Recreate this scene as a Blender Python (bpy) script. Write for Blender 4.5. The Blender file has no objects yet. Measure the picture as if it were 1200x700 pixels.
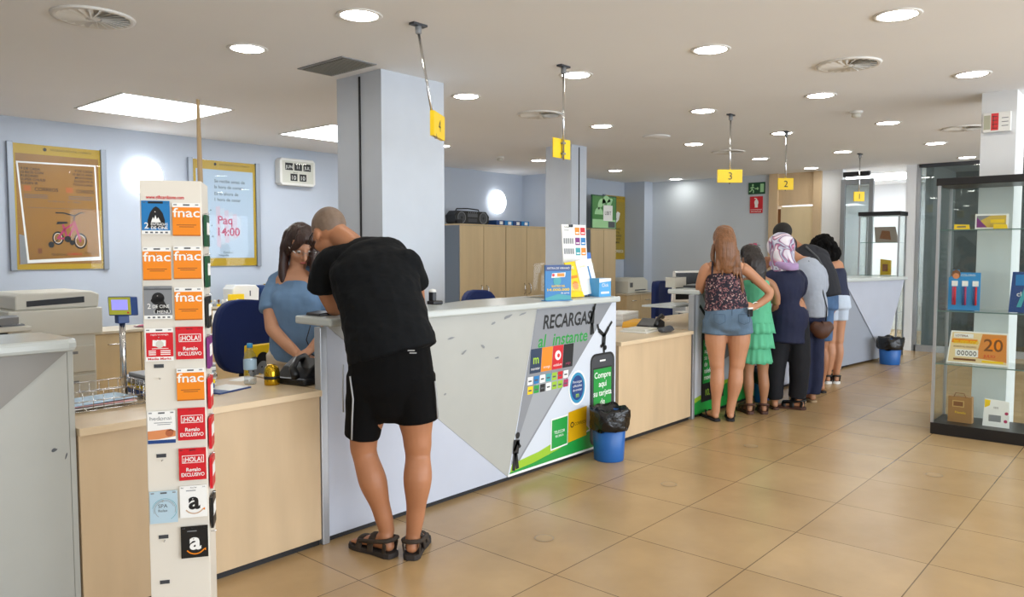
import bpy, math, random
from mathutils import Matrix, Vector
random.seed(7)
SC = bpy.context.scene
COL = SC.collection
PI = math.pi
CEIL = 2.66

# ------------------------------------------------------------------ materials
def srgb(c):
    if isinstance(c, str):
        c = tuple(int(c[i:i+2], 16)/255 for i in (0, 2, 4))
    return tuple((x/12.92 if x <= .04045 else ((x+.055)/1.055)**2.4) for x in c) + (1,)
MATS = {}
def mat(name, col, rough=.5, metal=0, noise=0, nscale=6, stretch=(1, 1, 1), bump=0, bscale=60, emit=0, spec=.5, coat=0, sheen=0):
    if name in MATS: return MATS[name]
    m = bpy.data.materials.new(name); m.use_nodes = True
    nt = m.node_tree; b = nt.nodes['Principled BSDF']
    c = srgb(col)
    b.inputs['Base Color'].default_value = c
    b.inputs['Roughness'].default_value = rough
    b.inputs['Metallic'].default_value = metal
    b.inputs['Specular IOR Level'].default_value = spec
    b.inputs['Coat Weight'].default_value = coat
    b.inputs['Sheen Weight'].default_value = sheen
    if emit:
        b.inputs['Emission Color'].default_value = c
        b.inputs['Emission Strength'].default_value = emit
    if noise or bump:
        tc = nt.nodes.new('ShaderNodeTexCoord'); mp = nt.nodes.new('ShaderNodeMapping')
        mp.inputs['Scale'].default_value = stretch
        nt.links.new(tc.outputs['Object'], mp.inputs['Vector'])
    if noise:
        n = nt.nodes.new('ShaderNodeTexNoise'); n.inputs['Scale'].default_value = nscale; n.inputs['Detail'].default_value = 5
        nt.links.new(mp.outputs[0], n.inputs['Vector'])
        r = nt.nodes.new('ShaderNodeValToRGB')
        r.color_ramp.elements[0].position = .3; r.color_ramp.elements[1].position = .72
        r.color_ramp.elements[0].color = tuple(x*(1-noise) for x in c[:3])+(1,)
        r.color_ramp.elements[1].color = tuple(min(1, x*(1+noise)) for x in c[:3])+(1,)
        nt.links.new(n.outputs['Fac'], r.inputs['Fac']); nt.links.new(r.outputs[0], b.inputs['Base Color'])
    if bump:
        n2 = nt.nodes.new('ShaderNodeTexNoise'); n2.inputs['Scale'].default_value = bscale; n2.inputs['Detail'].default_value = 3
        nt.links.new(mp.outputs[0], n2.inputs['Vector'])
        bp = nt.nodes.new('ShaderNodeBump'); bp.inputs['Strength'].default_value = bump; bp.inputs['Distance'].default_value = .01
        nt.links.new(n2.outputs['Fac'], bp.inputs['Height']); nt.links.new(bp.outputs[0], b.inputs['Normal'])
    MATS[name] = m
    return m
def glass(name, tint=(.93, .97, .95), refl=.12):
    if name in MATS: return MATS[name]
    m = bpy.data.materials.new(name); m.use_nodes = True; nt = m.node_tree
    for n in list(nt.nodes): nt.nodes.remove(n)
    o = nt.nodes.new('ShaderNodeOutputMaterial'); t = nt.nodes.new('ShaderNodeBsdfTransparent'); g = nt.nodes.new('ShaderNodeBsdfGlossy')
    t.inputs[0].default_value = (*tint, 1); g.inputs['Roughness'].default_value = .02
    lw = nt.nodes.new('ShaderNodeLayerWeight'); f = nt.nodes.new('ShaderNodeMath'); f.operation = 'POWER'; f.inputs[1].default_value = 5
    nt.links.new(lw.outputs['Facing'], f.inputs[0])
    a = nt.nodes.new('ShaderNodeMath'); a.operation = 'MULTIPLY_ADD'; a.inputs[1].default_value = .8; a.inputs[2].default_value = refl; a.use_clamp = True
    mx = nt.nodes.new('ShaderNodeMixShader')
    nt.links.new(f.outputs[0], a.inputs[0]); nt.links.new(a.outputs[0], mx.inputs[0])
    nt.links.new(t.outputs[0], mx.inputs[1]); nt.links.new(g.outputs[0], mx.inputs[2]); nt.links.new(mx.outputs[0], o.inputs[0])
    MATS[name] = m; return m

M_wall = mat('wall_paint', 'BBC4D1', .6, noise=.02, nscale=1.5, bump=.05, bscale=150)
M_endwall = mat('end_wall_paint', 'C6CED6', .6, noise=.02, nscale=1.5)
M_white_wall = mat('white_wall_paint', 'E6E8EA', .6, noise=.01)
M_ceil = mat('ceiling_paint', 'F2F4F6', .8, noise=.02, nscale=.8, bump=.03, bscale=90)
M_pillar = mat('pillar_paint', 'C2C9D2', .45, noise=.02)
M_pillar_w = mat('pillar_white', 'DCDDDD', .5)
M_wood = mat('maple_veneer', 'CEB490', .38, noise=.09, nscale=2.2, stretch=(3, 3, .5))
M_woodtop = mat('maple_worktop', 'DCC5A2', .3, noise=.07, nscale=2.2, stretch=(.5, 3, 3))
M_cab = mat('maple_cabinet', 'CBB48C', .4, noise=.07, nscale=2.5, stretch=(3, 3, .4))
M_grey = mat('counter_grey', 'B0B1AA', .38, noise=.02)
M_pale = mat('counter_pale', 'BFC5D2', .35, noise=.02)
M_slab = mat('counter_top_laminate', 'C3C9C6', .22, noise=.03, nscale=3)
M_alu = mat('brushed_aluminium', 'B6BABF', .35, .6)
M_chrome = mat('chrome', 'D0D0D0', .15, 1)
M_dark = mat('dark_plinth', '17171A', .5)
M_black = mat('black_plastic', '101013', .35)
M_blackgloss = mat('black_bag_film', '0B0B0D', .22, bump=.9, bscale=30)
M_white = mat('white_plastic', 'E2E1DC', .4)
M_cream = mat('cream_plastic', 'D4D2C6', .42)
M_offw = mat('off_white_card', 'ECEAE4', .5)
M_blue = mat('blue_fabric', '10265E', .85, bump=.3, bscale=300)
M_binblue = mat('blue_bin_plastic', '1E5FA8', .4)
M_greymetal = mat('grey_cabinet_side', '6C7682', .45)
M_greyd = mat('dark_grey', '3C3F44', .5)
M_greym = mat('mid_grey', '86898C', .5)
M_red = mat('red_print', 'D01423', .4)
M_orange = mat('orange_print', 'F08A12', .4)
M_yel = mat('yellow_print', 'F5CE0E', .45)
M_frameyel = mat('yellow_frame_print', 'B8960F', .4)
M_poster = mat('ochre_poster', '946619', .35, noise=.12, nscale=1.4)
M_bluep = mat('blue_print', '1878B8', .4)
M_blued = mat('deep_blue_print', '18407E', .4)
M_green = mat('green_print', '1F9A3E', .4)
M_lime = mat('lime_print', '9CC531', .4)
M_mint = mat('pale_green_print', 'A6D8A0', .4)
M_dkgreen = mat('dark_green_print', '0E4E2C', .4)
M_ink = mat('black_ink', '0C0C0C', .45)
M_inkg = mat('grey_ink', '55585C', .5)
M_pap = mat('paper_white', 'F2F2EE', .55)
M_brown = mat('brown_print', '7A4A22', .45)
M_purple = mat('purple_print', '7C2A78', .45)
M_pink = mat('pink_print', 'B0305E', .45)
M_teal = mat('teal_print', '3E9FA8', .45)
M_bamboo = mat('bamboo', '927B58', .5, noise=.2, nscale=20, stretch=(1, 1, .1))
M_lamp = mat('lamp_light', 'FFFCF4', .5, emit=26)
M_globe = mat('wall_lamp_light', 'FFFFFF', .5, emit=3.2)
M_sky = mat('skylight_light', 'F6FBFF', .5, emit=10)
M_glass = glass('clear_glass', (.965, .985, .978), .022)
M_thin = glass('cover_sheet', (.98, .985, .985), .012)
M_smoke = glass('smoked_glass', (.62, .66, .655), .06)

# ------------------------------------------------------------------ mesh builder
def fr(o, u, v):
    u = Vector(u).normalized(); v = Vector(v).normalized(); n = u.cross(v)
    m = Matrix.Identity(4)
    for i in range(3): m[i][0] = u[i]; m[i][1] = v[i]; m[i][2] = n[i]; m[i][3] = o[i]
    return m
_fc = {}
def text_geo(s, shear=0, bold=0):
    k = (s, shear, bold)
    if k in _fc: return _fc[k]
    cu = bpy.data.curves.new('tmp', 'FONT'); cu.body = s; cu.size = 1; cu.shear = shear; cu.offset = bold; cu.resolution_u = 3
    ob = bpy.data.objects.new('tmp', cu); COL.objects.link(ob)
    dg = bpy.context.evaluated_depsgraph_get()
    me = bpy.data.meshes.new_from_object(ob.evaluated_get(dg))
    r = ([tuple(v.co) for v in me.vertices], [tuple(p.vertices) for p in me.polygons])
    bpy.data.objects.remove(ob); bpy.data.curves.remove(cu); bpy.data.meshes.remove(me)
    _fc[k] = r; return r
class MB:
    def __init__(s): s.v = []; s.f = []; s.mi = []; s.sm = []; s.mats = []
    def mid(s, m):
        if m not in s.mats: s.mats.append(m)
        return s.mats.index(m)
    def add(s, vs, fs, m, smooth=False, M=None):
        o = len(s.v); k = s.mid(m)
        for v in vs:
            s.v.append(tuple(M @ Vector(v)) if M is not None else tuple(v))
        for f in fs: s.f.append(tuple(i+o for i in f)); s.mi.append(k); s.sm.append(smooth)
        return s
    def box(s, x0, x1, y0, y1, z0, z1, m, M=None):
        vs = [(x, y, z) for x in (x0, x1) for y in (y0, y1) for z in (z0, z1)]
        fs = [(0, 1, 3, 2), (4, 6, 7, 5), (0, 4, 5, 1), (2, 3, 7, 6), (0, 2, 6, 4), (1, 5, 7, 3)]
        return s.add(vs, fs, m, False, M)
    def prism(s, poly, z0, z1, m, M=None, smooth=False):
        n = len(poly)
        vs = [(x, y, z0) for x, y in poly]+[(x, y, z1) for x, y in poly]
        fs = [tuple(range(n-1, -1, -1)), tuple(range(n, 2*n))]+[(i, (i+1) % n, n+(i+1) % n, n+i) for i in range(n)]
        return s.add(vs, fs, m, smooth, M)
    def lathe(s, prof, m, c=(0, 0, 0), n=28, M=None, smooth=True, sx=1, sy=1):
        vs = []; fs = []
        for r, z in prof:
            for i in range(n):
                a = 2*PI*i/n; vs.append((c[0]+r*sx*math.cos(a), c[1]+r*sy*math.sin(a), c[2]+z))
        for j in range(len(prof)-1):
            for i in range(n):
                a = j*n+i; b = j*n+(i+1) % n; fs.append((a, b, b+n, a+n))
        if prof[0][0] > 1e-5: fs.append(tuple(range(n-1, -1, -1)))
        if prof[-1][0] > 1e-5: fs.append(tuple(range((len(prof)-1)*n, len(prof)*n)))
        return s.add(vs, fs, m, smooth, M)
    def tube(s, pts, r, m, n=10, M=None, closed=False):
        pts = [Vector(p) for p in pts]; N = len(pts)
        vs = []; fs = []; prev = None
        for i, p in enumerate(pts):
            if closed: t = pts[(i+1) % N]-pts[i-1]
            else: t = pts[min(i+1, N-1)]-pts[max(i-1, 0)]
            t.normalize()
            a = prev if prev is not None else (Vector((0, 0, 1)) if abs(t.z) < .9 else Vector((1, 0, 0)))
            L = (a-t*a.dot(t)).normalized(); prev = L; D = t.cross(L)
            rr = r[i] if isinstance(r, (list, tuple)) else r
            for k in range(n):
                an = 2*PI*k/n; vs.append(tuple(p+L*rr*math.cos(an)+D*rr*math.sin(an)))
        for j in range(N if closed else N-1):
            for k in range(n):
                a = j*n+k; b = j*n+(k+1) % n; c = ((j+1) % N)*n
                fs.append((a, b, c+(k+1) % n, c+k))
        if not closed: fs.append(tuple(range(n-1, -1, -1))); fs.append(tuple(range((N-1)*n, N*n)))
        return s.add(vs, fs, m, True, M)
    def cyl(s, p0, p1, r, m, n=16, M=None, r1=None):
        return s.tube([p0, p1], [r, r if r1 is None else r1], m, n, M)
    def ell(s, c, r, m, M=None, R=None, nu=20, nv=12):
        vs = []; fs = []; c = Vector(c)
        for j in range(1, nv):
            ph = PI*j/nv
            for i in range(nu):
                a = 2*PI*i/nu; v = Vector((r[0]*math.sin(ph)*math.cos(a), r[1]*math.sin(ph)*math.sin(a), r[2]*math.cos(ph)))
                if R is not None: v = R @ v
                vs.append(tuple(c+v))
        t = Vector((0, 0, r[2])); t = R @ t if R is not None else t
        vs.append(tuple(c+t)); vs.append(tuple(c-t)); T = len(vs)-2
        for j in range(nv-2):
            for i in range(nu):
                a = j*nu+i; b = j*nu+(i+1) % nu; fs.append((a, a+nu, b+nu, b))
        for i in range(nu):
            fs.append((T, i, (i+1) % nu)); k = (nv-2)*nu; fs.append((T+1, k+(i+1) % nu, k+i))
        return s.add(vs, fs, m, True, M)
    def loft(s, pts, rad, m, lat=(1, 0, 0), n=20, sub=5, cap=True, M=None):
        P = [Vector(p) for p in pts]; R = [(r, r) if not isinstance(r, tuple) else r for r in rad]
        L0 = Vector(lat); C = []; RR = []
        def cr(a, b, c, d, t): return .5*((2*b)+(c-a)*t+(2*a-5*b+4*c-d)*t*t+(3*b-a-3*c+d)*t**3)
        for i in range(len(P)-1):
            for k in range(sub):
                t = k/sub; g = lambda A, j: A[max(0, min(len(A)-1, j))]
                C.append(cr(g(P, i-1), P[i], P[i+1], g(P, i+2), t))
                e = t*t*(3-2*t); RR.append((R[i][0]*(1-e)+R[i+1][0]*e, R[i][1]*(1-e)+R[i+1][1]*e))
        C.append(P[-1]); RR.append(R[-1])
        if cap:
            t0 = (C[0]-C[1]).normalized(); t1 = (C[-1]-C[-2]).normalized()
            c0, r0, c1, r1 = C[0], RR[0], C[-1], RR[-1]
            h0 = min(r0)*cap; h1 = min(r1)*cap
            for a in (35, 62, 82):
                q = math.radians(a)
                C.insert(0, c0+t0*h0*math.sin(q)); RR.insert(0, (r0[0]*math.cos(q), r0[1]*math.cos(q)))
                C.append(c1+t1*h1*math.sin(q)); RR.append((r1[0]*math.cos(q), r1[1]*math.cos(q)))
        vs = []; fs = []; N = len(C)
        for i in range(N):
            t = (C[min(i+1, N-1)]-C[max(i-1, 0)]).normalized()
            l = L0-t*L0.dot(t)
            if l.length < .2: l = Vector((0, 1, 0))-t*t.y
            l.normalize(); d = t.cross(l)
            for k in range(n):
                a = 2*PI*k/n; vs.append(tuple(C[i]+l*RR[i][0]*math.cos(a)+d*RR[i][1]*math.sin(a)))
        for j in range(N-1):
            for k in range(n):
                a = j*n+k; b = j*n+(k+1) % n; fs.append((a, b, b+n, a+n))
        fs.append(tuple(range(n-1, -1, -1))); fs.append(tuple(range((N-1)*n, N*n)))
        return s.add(vs, fs, m, True, M)
    # flat drawing on a frame (x right, y up, z outwards)
    def rect(s, F, x0, y0, x1, y1, m, z=.0008, th=None):
        th = z if th is None else th
        return s.prism([(x0, y0), (x1, y0), (x1, y1), (x0, y1)], z-th, z, m, F)
    def poly(s, F, pts, m, z=.0008):
        return s.add([(x, y, z) for x, y in pts], [tuple(range(len(pts)))], m, False, F)
    def disc(s, F, x, y, r, m, z=.0012, ry=None, n=28, a0=0, a1=360):
        ry = r if ry is None else ry
        full = a1-a0 >= 360
        k = n if full else n+1
        pts = [(x+r*math.cos(math.radians(a0+(a1-a0)*i/n)), y+ry*math.sin(math.radians(a0+(a1-a0)*i/n))) for i in range(k)]
        return s.poly(F, pts, m, z)
    def ring(s, F, x, y, r, w, m, z=.0012, n=28, a0=0, a1=360, ry=None):
        q = (ry/r) if ry else 1
        vs = []; fs = []
        for i in range(n+1):
            a = math.radians(a0+(a1-a0)*i/n)
            vs += [(x+(r-w)*math.cos(a), y+(r-w)*q*math.sin(a), z), (x+r*math.cos(a), y+r*q*math.sin(a), z)]
        for i in range(n): fs.append((2*i, 2*i+1, 2*i+3, 2*i+2))
        return s.add(vs, fs, m, False, F)
    def line(s, F, p, q, w, m, z=.0012):
        d = Vector((q[0]-p[0], q[1]-p[1])); d.normalize(); nx, ny = -d.y*w/2, d.x*w/2
        return s.poly(F, [(p[0]-nx, p[1]-ny), (q[0]-nx, q[1]-ny), (q[0]+nx, q[1]+ny), (p[0]+nx, p[1]+ny)], m, z)
    def text(s, F, t, x, y, size, m, z=.0016, align='l', shear=0, bold=0, width=None, sx=1):
        vs, fs = text_geo(t, shear, bold)
        if not vs: return s
        xs = [v[0] for v in vs]; w = (max(xs)-min(xs)) or 1; x0 = min(xs)
        kx = size*sx
        if width: kx = width/w
        off = {'l': 0, 'c': -w/2, 'r': -w}[align]
        return s.add([(x+(v[0]-x0+off)*kx, y+v[1]*size, z) for v in vs], fs, m, False, F)
    def build(s, name, parent=None, bevel=0, loc=None):
        me = bpy.data.meshes.new(name); me.from_pydata(s.v, [], s.f)
        for m in s.mats: me.materials.append(m)
        me.polygons.foreach_set('material_index', s.mi); me.polygons.foreach_set('use_smooth', s.sm); me.update()
        o = bpy.data.objects.new(name, me); COL.objects.link(o)
        if parent is not None: o.parent = parent
        if loc: o.location = loc
        if bevel:
            b = o.modifiers.new('bevel', 'BEVEL'); b.width = bevel; b.segments = 2; b.limit_method = 'ANGLE'; b.angle_limit = math.radians(50)
        return o
def solid(mb, name, m, parent, voxel=.008, smooth=4, disp=0, dscale=.1):
    o = mb.build('tmp_solid')
    r = o.modifiers.new('r', 'REMESH'); r.mode = 'VOXEL'; r.voxel_size = voxel; r.use_smooth_shade = True
    if smooth:
        q = o.modifiers.new('s', 'SMOOTH'); q.factor = .5; q.iterations = smooth
    if disp:
        tx = bpy.data.textures.new('t', 'CLOUDS'); tx.noise_scale = dscale; tx.noise_depth = 2
        d = o.modifiers.new('d', 'DISPLACE'); d.texture = tx; d.strength = disp; d.mid_level = .5
    dg = bpy.context.evaluated_depsgraph_get()
    me = bpy.data.meshes.new_from_object(o.evaluated_get(dg))
    bpy.data.objects.remove(o)
    me.materials.clear(); me.materials.append(m)
    me.polygons.foreach_set('use_smooth', [True]*len(me.polygons))
    me.polygons.foreach_set('material_index', [0]*len(me.polygons)); me.name = name
    ob = bpy.data.objects.new(name, me); COL.objects.link(ob); ob.parent = parent
    return ob
def thing(name, label, cat, loc=(0, 0, 0), rz=0, group=None):
    o = bpy.data.objects.new(name, None); COL.objects.link(o); o.empty_display_size = .05
    o.location = loc; o.rotation_euler = (0, 0, rz)
    return tag(o, label, cat, group)
def tag(o, label, cat, group=None):
    o['label'] = label; o['category'] = cat
    if group: o['group'] = group
    return o
def struct(o): o['kind'] = 'structure'; return o
def dup(root, loc, rz=None, label=None, group=None):
    r = root.copy(); COL.objects.link(r); r.location = loc
    if rz is not None: r.rotation_euler = (0, 0, rz)
    if label: r['label'] = label
    if group: r['group'] = group
    for ch in root.children:
        c = ch.copy(); COL.objects.link(c); c.parent = r
        for g in ch.children:
            d = g.copy(); COL.objects.link(d); d.parent = c
    return r
FY = lambda x, y, z: fr((x, y, z), (1, 0, 0), (0, 0, 1))      # faces -y
FX = lambda x, y, z: fr((x, y, z), (0, -1, 0), (0, 0, 1))     # faces -x

# ------------------------------------------------------------------ room shell
def floor_mat():
    m = bpy.data.materials.new('floor_tiles'); m.use_nodes = True; nt = m.node_tree; b = nt.nodes['Principled BSDF']
    tc = nt.nodes.new('ShaderNodeTexCoord'); mp = nt.nodes.new('ShaderNodeMapping')
    mp.inputs['Location'].default_value = (-2.5965+.6015*9, -2.616+.6015*9, 0)
    br = nt.nodes.new('ShaderNodeTexBrick'); br.offset = 0; br.squash = 1
    br.inputs['Scale'].default_value = 1; br.inputs['Brick Width'].default_value = .6015; br.inputs['Row Height'].default_value = .6015
    br.inputs['Mortar Size'].default_value = .0028; br.inputs['Mortar Smooth'].default_value = .1; br.inputs['Bias'].default_value = 0
    br.inputs['Color1'].default_value = srgb('BB9E74'); br.inputs['Color2'].default_value = srgb('B4966B'); br.inputs['Mortar'].default_value = srgb('6E5A3F')
    n = nt.nodes.new('ShaderNodeTexNoise'); n.inputs['Scale'].default_value = 2.4; n.inputs['Detail'].default_value = 5; n.inputs['Roughness'].default_value = .55; n.inputs['Distortion'].default_value = 0
    r = nt.nodes.new('ShaderNodeValToRGB'); r.color_ramp.elements[0].position = .1; r.color_ramp.elements[0].color = (.74, .71, .66, 1); r.color_ramp.elements[1].position = .9; r.color_ramp.elements[1].color = (1.16, 1.16, 1.14, 1)
    mx = nt.nodes.new('ShaderNodeMix'); mx.data_type = 'RGBA'; mx.blend_type = 'MULTIPLY'; mx.inputs[0].default_value = 1
    L = nt.links.new
    L(tc.outputs['Object'], mp.inputs[0]); L(mp.outputs[0], br.inputs[0]); L(tc.outputs['Object'], n.inputs['Vector']); L(n.outputs['Fac'], r.inputs[0])
    L(br.outputs['Color'], mx.inputs[6]); L(r.outputs[0], mx.inputs[7]); L(mx.outputs[2], b.inputs['Base Color'])
    b.inputs['Roughness'].default_value = .27
    return m
X0, X1, Y0, Y1 = -4.0, 12.05, -4.0, 8.15
struct(MB().box(X0-.2, 16, Y0-.2, Y1+.2, -.1, 0, floor_mat()).build('floor'))
struct(MB().box(X0-.2, 16, Y0-.2, Y1+.2, CEIL, CEIL+.1, M_ceil).build('ceiling'))
struct(MB().box(X0-.1, 9.6, Y1, Y1+.15, 0, CEIL, M_wall).build('wall_back'))
struct(MB().box(9.6, 12.2, 7.6, Y1+.15, 0, CEIL, M_wall).box(11.78, 12.05, 7.18, 7.6, 0, CEIL, M_wall).build('wall_back_inner'))
struct(MB().box(X0-.15, X0, Y0, Y1, 0, CEIL, M_white_wall).build('wall_left'))
# end wall: painted part, timber lining of the staff doorway, white strip, then the openings
struct(MB().box(12.05, 12.2, 5.02, 7.6, 0, CEIL, M_endwall).build('wall_end'))
struct(MB().box(12.05, 12.2, 3.9, 4.2, 0, CEIL, M_white_wall).box(12.05, 12.2, 2.88, 3.02, 0, CEIL, M_white_wall).build('wall_end_piers'))
d = MB()
d.box(12.0, 12.2, 4.88, 5.02, 0, CEIL, M_wood).box(12.0, 12.2, 4.2, 4.32, 0, CEIL, M_wood).box(12.06, 12.2, 4.32, 4.88, 2.16, CEIL, M_wood)
door = struct(d.build('door_1'))
MB().box(12.03, 12.07, 4.33, 4.83, .02, 2.13, mat('door_veneer', 'DDC9A0', .35, noise=.05, nscale=2, stretch=(3, 3, .4))).build('door_leaf', door)
MB().box(12.04, 12.08, 4.83, 4.88, .02, 2.10, M_brown).build('door_jamb', door)
# lobby beyond the openings
struct(MB().box(15.2, 15.35, -4, 5.2, 0, CEIL, M_white_wall).box(12.2, 15.2, 4.9, 5.05, 0, CEIL, M_white_wall).box(12.2, 15.2, 2.7, 2.8, 0, CEIL, M_white_wall).build('wall_lobby'))
struct(MB().box(13.6, 13.7, -4, 2.7, 0, CEIL, mat('corridor_grey', '8E9494', .35)).build('wall_corridor'))
# glass partition at the far end
g = MB()
for y in (2.86, 1.9, .95, 0, -.95, -1.9, -2.9, -3.9): g.box(12.05, 12.11, y-.025, y+.025, 0, CEIL, M_alu)
g.box(12.05, 12.11, -4, 2.86, 0, .09, M_alu).box(12.05, 12.11, -4, 2.86, CEIL-.05, CEIL, M_greyd)
gw = struct(g.build('window_1'))
MB().box(12.075, 12.085, -4, 2.84, .09, CEIL-.05, M_smoke).build('pane', gw)
# open glass leaf of the lobby entrance with its closer
t = thing('glass_door', 'tall grey framed glass door standing before the bright lobby behind desk one', 'door', (12.0, 3.9, 0))
MB().box(-.03, .03, -.06, 0, 0, 2.5, M_greym).box(-.03, .03, -.46, -.40, 0, 2.5, M_greym).box(-.03, .03, -.40, -.06, 2.42, 2.5, M_greym).box(-.03, .03, -.40, -.06, 0, .09, M_greym).build('door_frame', t, .003)
MB().box(-.006, .006, -.41, -.05, .08, 2.43, M_smoke).build('pane', t)
MB().box(-.10, -.03, -.42, -.05, 2.53, 2.6, M_dark).build('door_closer', t, .004)
MB().box(-.06, -.04, -.40, -.385, .9, 1.3, M_chrome).build('handle', t, .003)
# street side: shopfront windows that bring the daylight in
s = MB(); s.box(X0, -2, Y0-.15, Y0, 0, CEIL, M_white_wall).box(-2, 12.1, Y0-.15, Y0, 0, .25, M_white_wall).box(-2, 12.1, Y0-.15, Y0, 2.45, CEIL, M_white_wall)
for i in range(8): s.box(-2+i*2, -1.92+i*2, Y0-.12, Y0-.04, .25, 2.45, M_alu)
struct(s.build('wall_front'))
# free standing pillars
p = MB(); p.box(3.41, 4.0, 4.16, 4.66, 0, CEIL, M_pillar).box(3.402, 3.41, 4.385, 4.40, 0, 2.64, M_dark)
struct(p.build('pillar'))
p = MB(); p.box(7.2, 7.5, 5.37, 5.75, 0, CEIL, M_pillar).box(7.34, 7.352, 5.362, 5.37, 0, 2.64, M_dark)
struct(p.build('pillar'))
struct(MB().box(7.04, 7.45, 1.0, 1.235, 0, CEIL, M_pillar_w).build('pillar'))

# ------------------------------------------------------------------ ceiling fittings
def downlight():
    t = thing('ceiling_downlight', 'x', 'ceiling light')
    MB().lathe([(.095, -.001), (.10, -.006), (.118, -.006), (.122, 0), (.095, 0)], M_white, n=32).build('trim_ring', t)
    MB().lathe([(.0, -.003), (.096, -.003), (.096, 0)], M_lamp, n=32).build('lens', t)
    return t
DL = downlight(); first = True
seen = {(2.58, 3.32): 'above the man bent over the counter', (2.54, 4.37): 'before the ceiling air grille near the big light panel', (4.45, 4.37): 'beside the wide near pillar top',
 (4.43, 3.27): 'beside the plain plate hanger mount', (4.43, 2.24): 'over the open floor in the third lane', (4.44, 1.18): 'largest at the upper right of the room',
 (6.37, 4.38): 'before the narrow rear pillar', (6.28, 3.24): 'just before the plate 3 hanger mount', (6.28, 2.22): 'between the spiral vent and the smoke detector', (6.24, 1.16): 'nearest the white pillar by the display case',
 (8.15, 6.63): 'above the double cabinets with the radio', (9.93, 6.57): 'above the small ochre poster corner', (11.75, 6.55): 'farthest over the back corner of the end wall',
 (8.12, 4.3): 'past the flat ceiling disc on the staff side', (9.95, 4.29): 'over the staff side before the end wall signs', (7.98, 3.21): 'behind the plate 2 hanger mount', (9.95, 3.23): 'beside the plate 1 hanger mount',
 (8.03, 2.19): 'past the smoke detector over the queue floor', (9.88, 2.18): 'near the grey glass partition', (11.54, 4.19): 'against the timber doorway head'}
for (x, y), w in seen.items():
    lab = 'round recessed ceiling light, ' + w
    if first: DL.location = (x, y, CEIL); DL['label'] = lab; DL['group'] = 'round recessed ceiling lights'; first = False
    else: dup(DL, (x, y, CEIL), 0, lab, 'round recessed ceiling lights')
for x, y in [(2.56, 1.17), (2.56, 2.21), (.7, 1.17), (.7, 2.21), (.7, 3.25), (.7, 4.37), (4.44, 0), (6.28, 0), (8.1, 0), (8.1, 1.17), (9.93, 1.17), (2.56, 0), (.7, 6.6), (-1.2, 3.25), (-1.2, 1.17), (-1.2, 5), (11.6, 1.17), (6.3, 6.6), (12.85, 1.6), (12.85, -.6), (11.6, 2.18)]:  # the corridor pair is added to brighten the grey behind the smoked glass
    dup(DL, (x, y, CEIL), 0, 'round recessed ceiling light beyond the view, from the same rows or added to light the corridor', 'recessed ceiling lights out of view')
def panel_light(loc, sx, sy, lab):
    t = thing('ceiling_panel_light', lab, 'ceiling light', loc)
    MB().box(0, sx, 0, sy, -.006, 0, M_sky).build('diffuser', t)
    MB().box(-.02, sx+.02, -.02, 0, -.008, 0, M_white).box(-.02, sx+.02, sy, sy+.02, -.008, 0, M_white).box(-.02, 0, 0, sy, -.008, 0, M_white).box(sx, sx+.02, 0, sy, -.008, 0, M_white).build('frame', t)
panel_light((2.59, 6.3, CEIL), .91, .95, 'large bright white panel light above the two ochre posters')
panel_light((4.55, 6.3, CEIL), .9, .9, 'bright white panel light half hidden behind the wide pillar')
panel_light((13.0, 3.3, CEIL), 1.2, 1.2, 'white ceiling panel light inside the lobby behind the glass door')
def air_vent(x, y, r, lab):
    t = thing('air_diffuser', lab, 'ceiling vent', (x, y, CEIL), group='round swirl air diffusers')
    MB().lathe([(r*.86, -.004), (r*.9, -.012), (r, -.010), (r*1.02, 0), (r*.86, 0)], M_white, n=40).build('rim', t)
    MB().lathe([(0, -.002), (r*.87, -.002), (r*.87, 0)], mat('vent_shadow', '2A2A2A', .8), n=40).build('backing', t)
    b = MB()
    for k in range(22):
        a = 2*PI*k/22; M = Matrix.Rotation(a, 4, 'Z') @ Matrix.Translation((r*.53, 0, -.008)) @ Matrix.Rotation(math.radians(28), 4, 'X')
        b.box(-r*.34, r*.34, -.0018*0-r*.065, r*.065, -.001, .001, M_white, M)
    b.build('blades', t)
    MB().lathe([(0, -.014), (r*.16, -.012), (r*.2, -.004)], M_white, n=24).build('hub', t)
air_vent(1.67, 4.41, .2, 'round swirl air diffuser at the upper corner beyond the gift card stand')
air_vent(5.37, 1.72, .2, 'round swirl air diffuser above the open floor')
air_vent(5.46, 4.43, .2, 'round swirl air diffuser behind the plain plate hanger')
air_vent(9.01, 4.30, .2, 'distant round swirl air diffuser behind plate 3')
air_vent(8.86, 1.70, .2, 'round swirl air diffuser beside the white pillar')
t = thing('ceiling_grille', 'dark rectangular return air grille against the wide pillar head', 'ceiling vent', (3.17, 4.33, CEIL))
MB().box(-.14, .14, -.25, .25, -.006, 0, M_greym).build('frame', t)
b = MB(); b.box(-.115, .115, -.225, .225, -.0075, -.006, mat('grille_dark', '4A463C', .7))
for k in range(18): b.box(-.115, .115, -.22+k*.0255, -.212+k*.0255, -.011, -.0075, mat('grille_slat', '7A776C', .6))
b.build('louvres', t)
t = thing('ceiling_disc', 'flat round white ceiling cap between the lamps of the staff side', 'ceiling cap', (7.32, 4.32, CEIL))
MB().lathe([(0, -.012), (.13, -.01), (.15, 0)], M_ceil, n=32).build('cap', t)
def smoke(x, y, lab):
    t = thing('smoke_detector', lab, 'smoke detector', (x, y, CEIL), group='smoke detectors')
    MB().lathe([(.055, 0), (.055, -.015), (.045, -.02)], M_white, n=24).build('base', t)
    MB().lathe([(.038, -.02), (.040, -.045), (.02, -.055), (0, -.056)], M_cream, n=24).build('sensor_head', t)
smoke(7.2, 2.23, 'small white smoke detector above the open floor'); smoke(7.53, 6.78, 'small white smoke detector above the radio on the cabinets')

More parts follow.
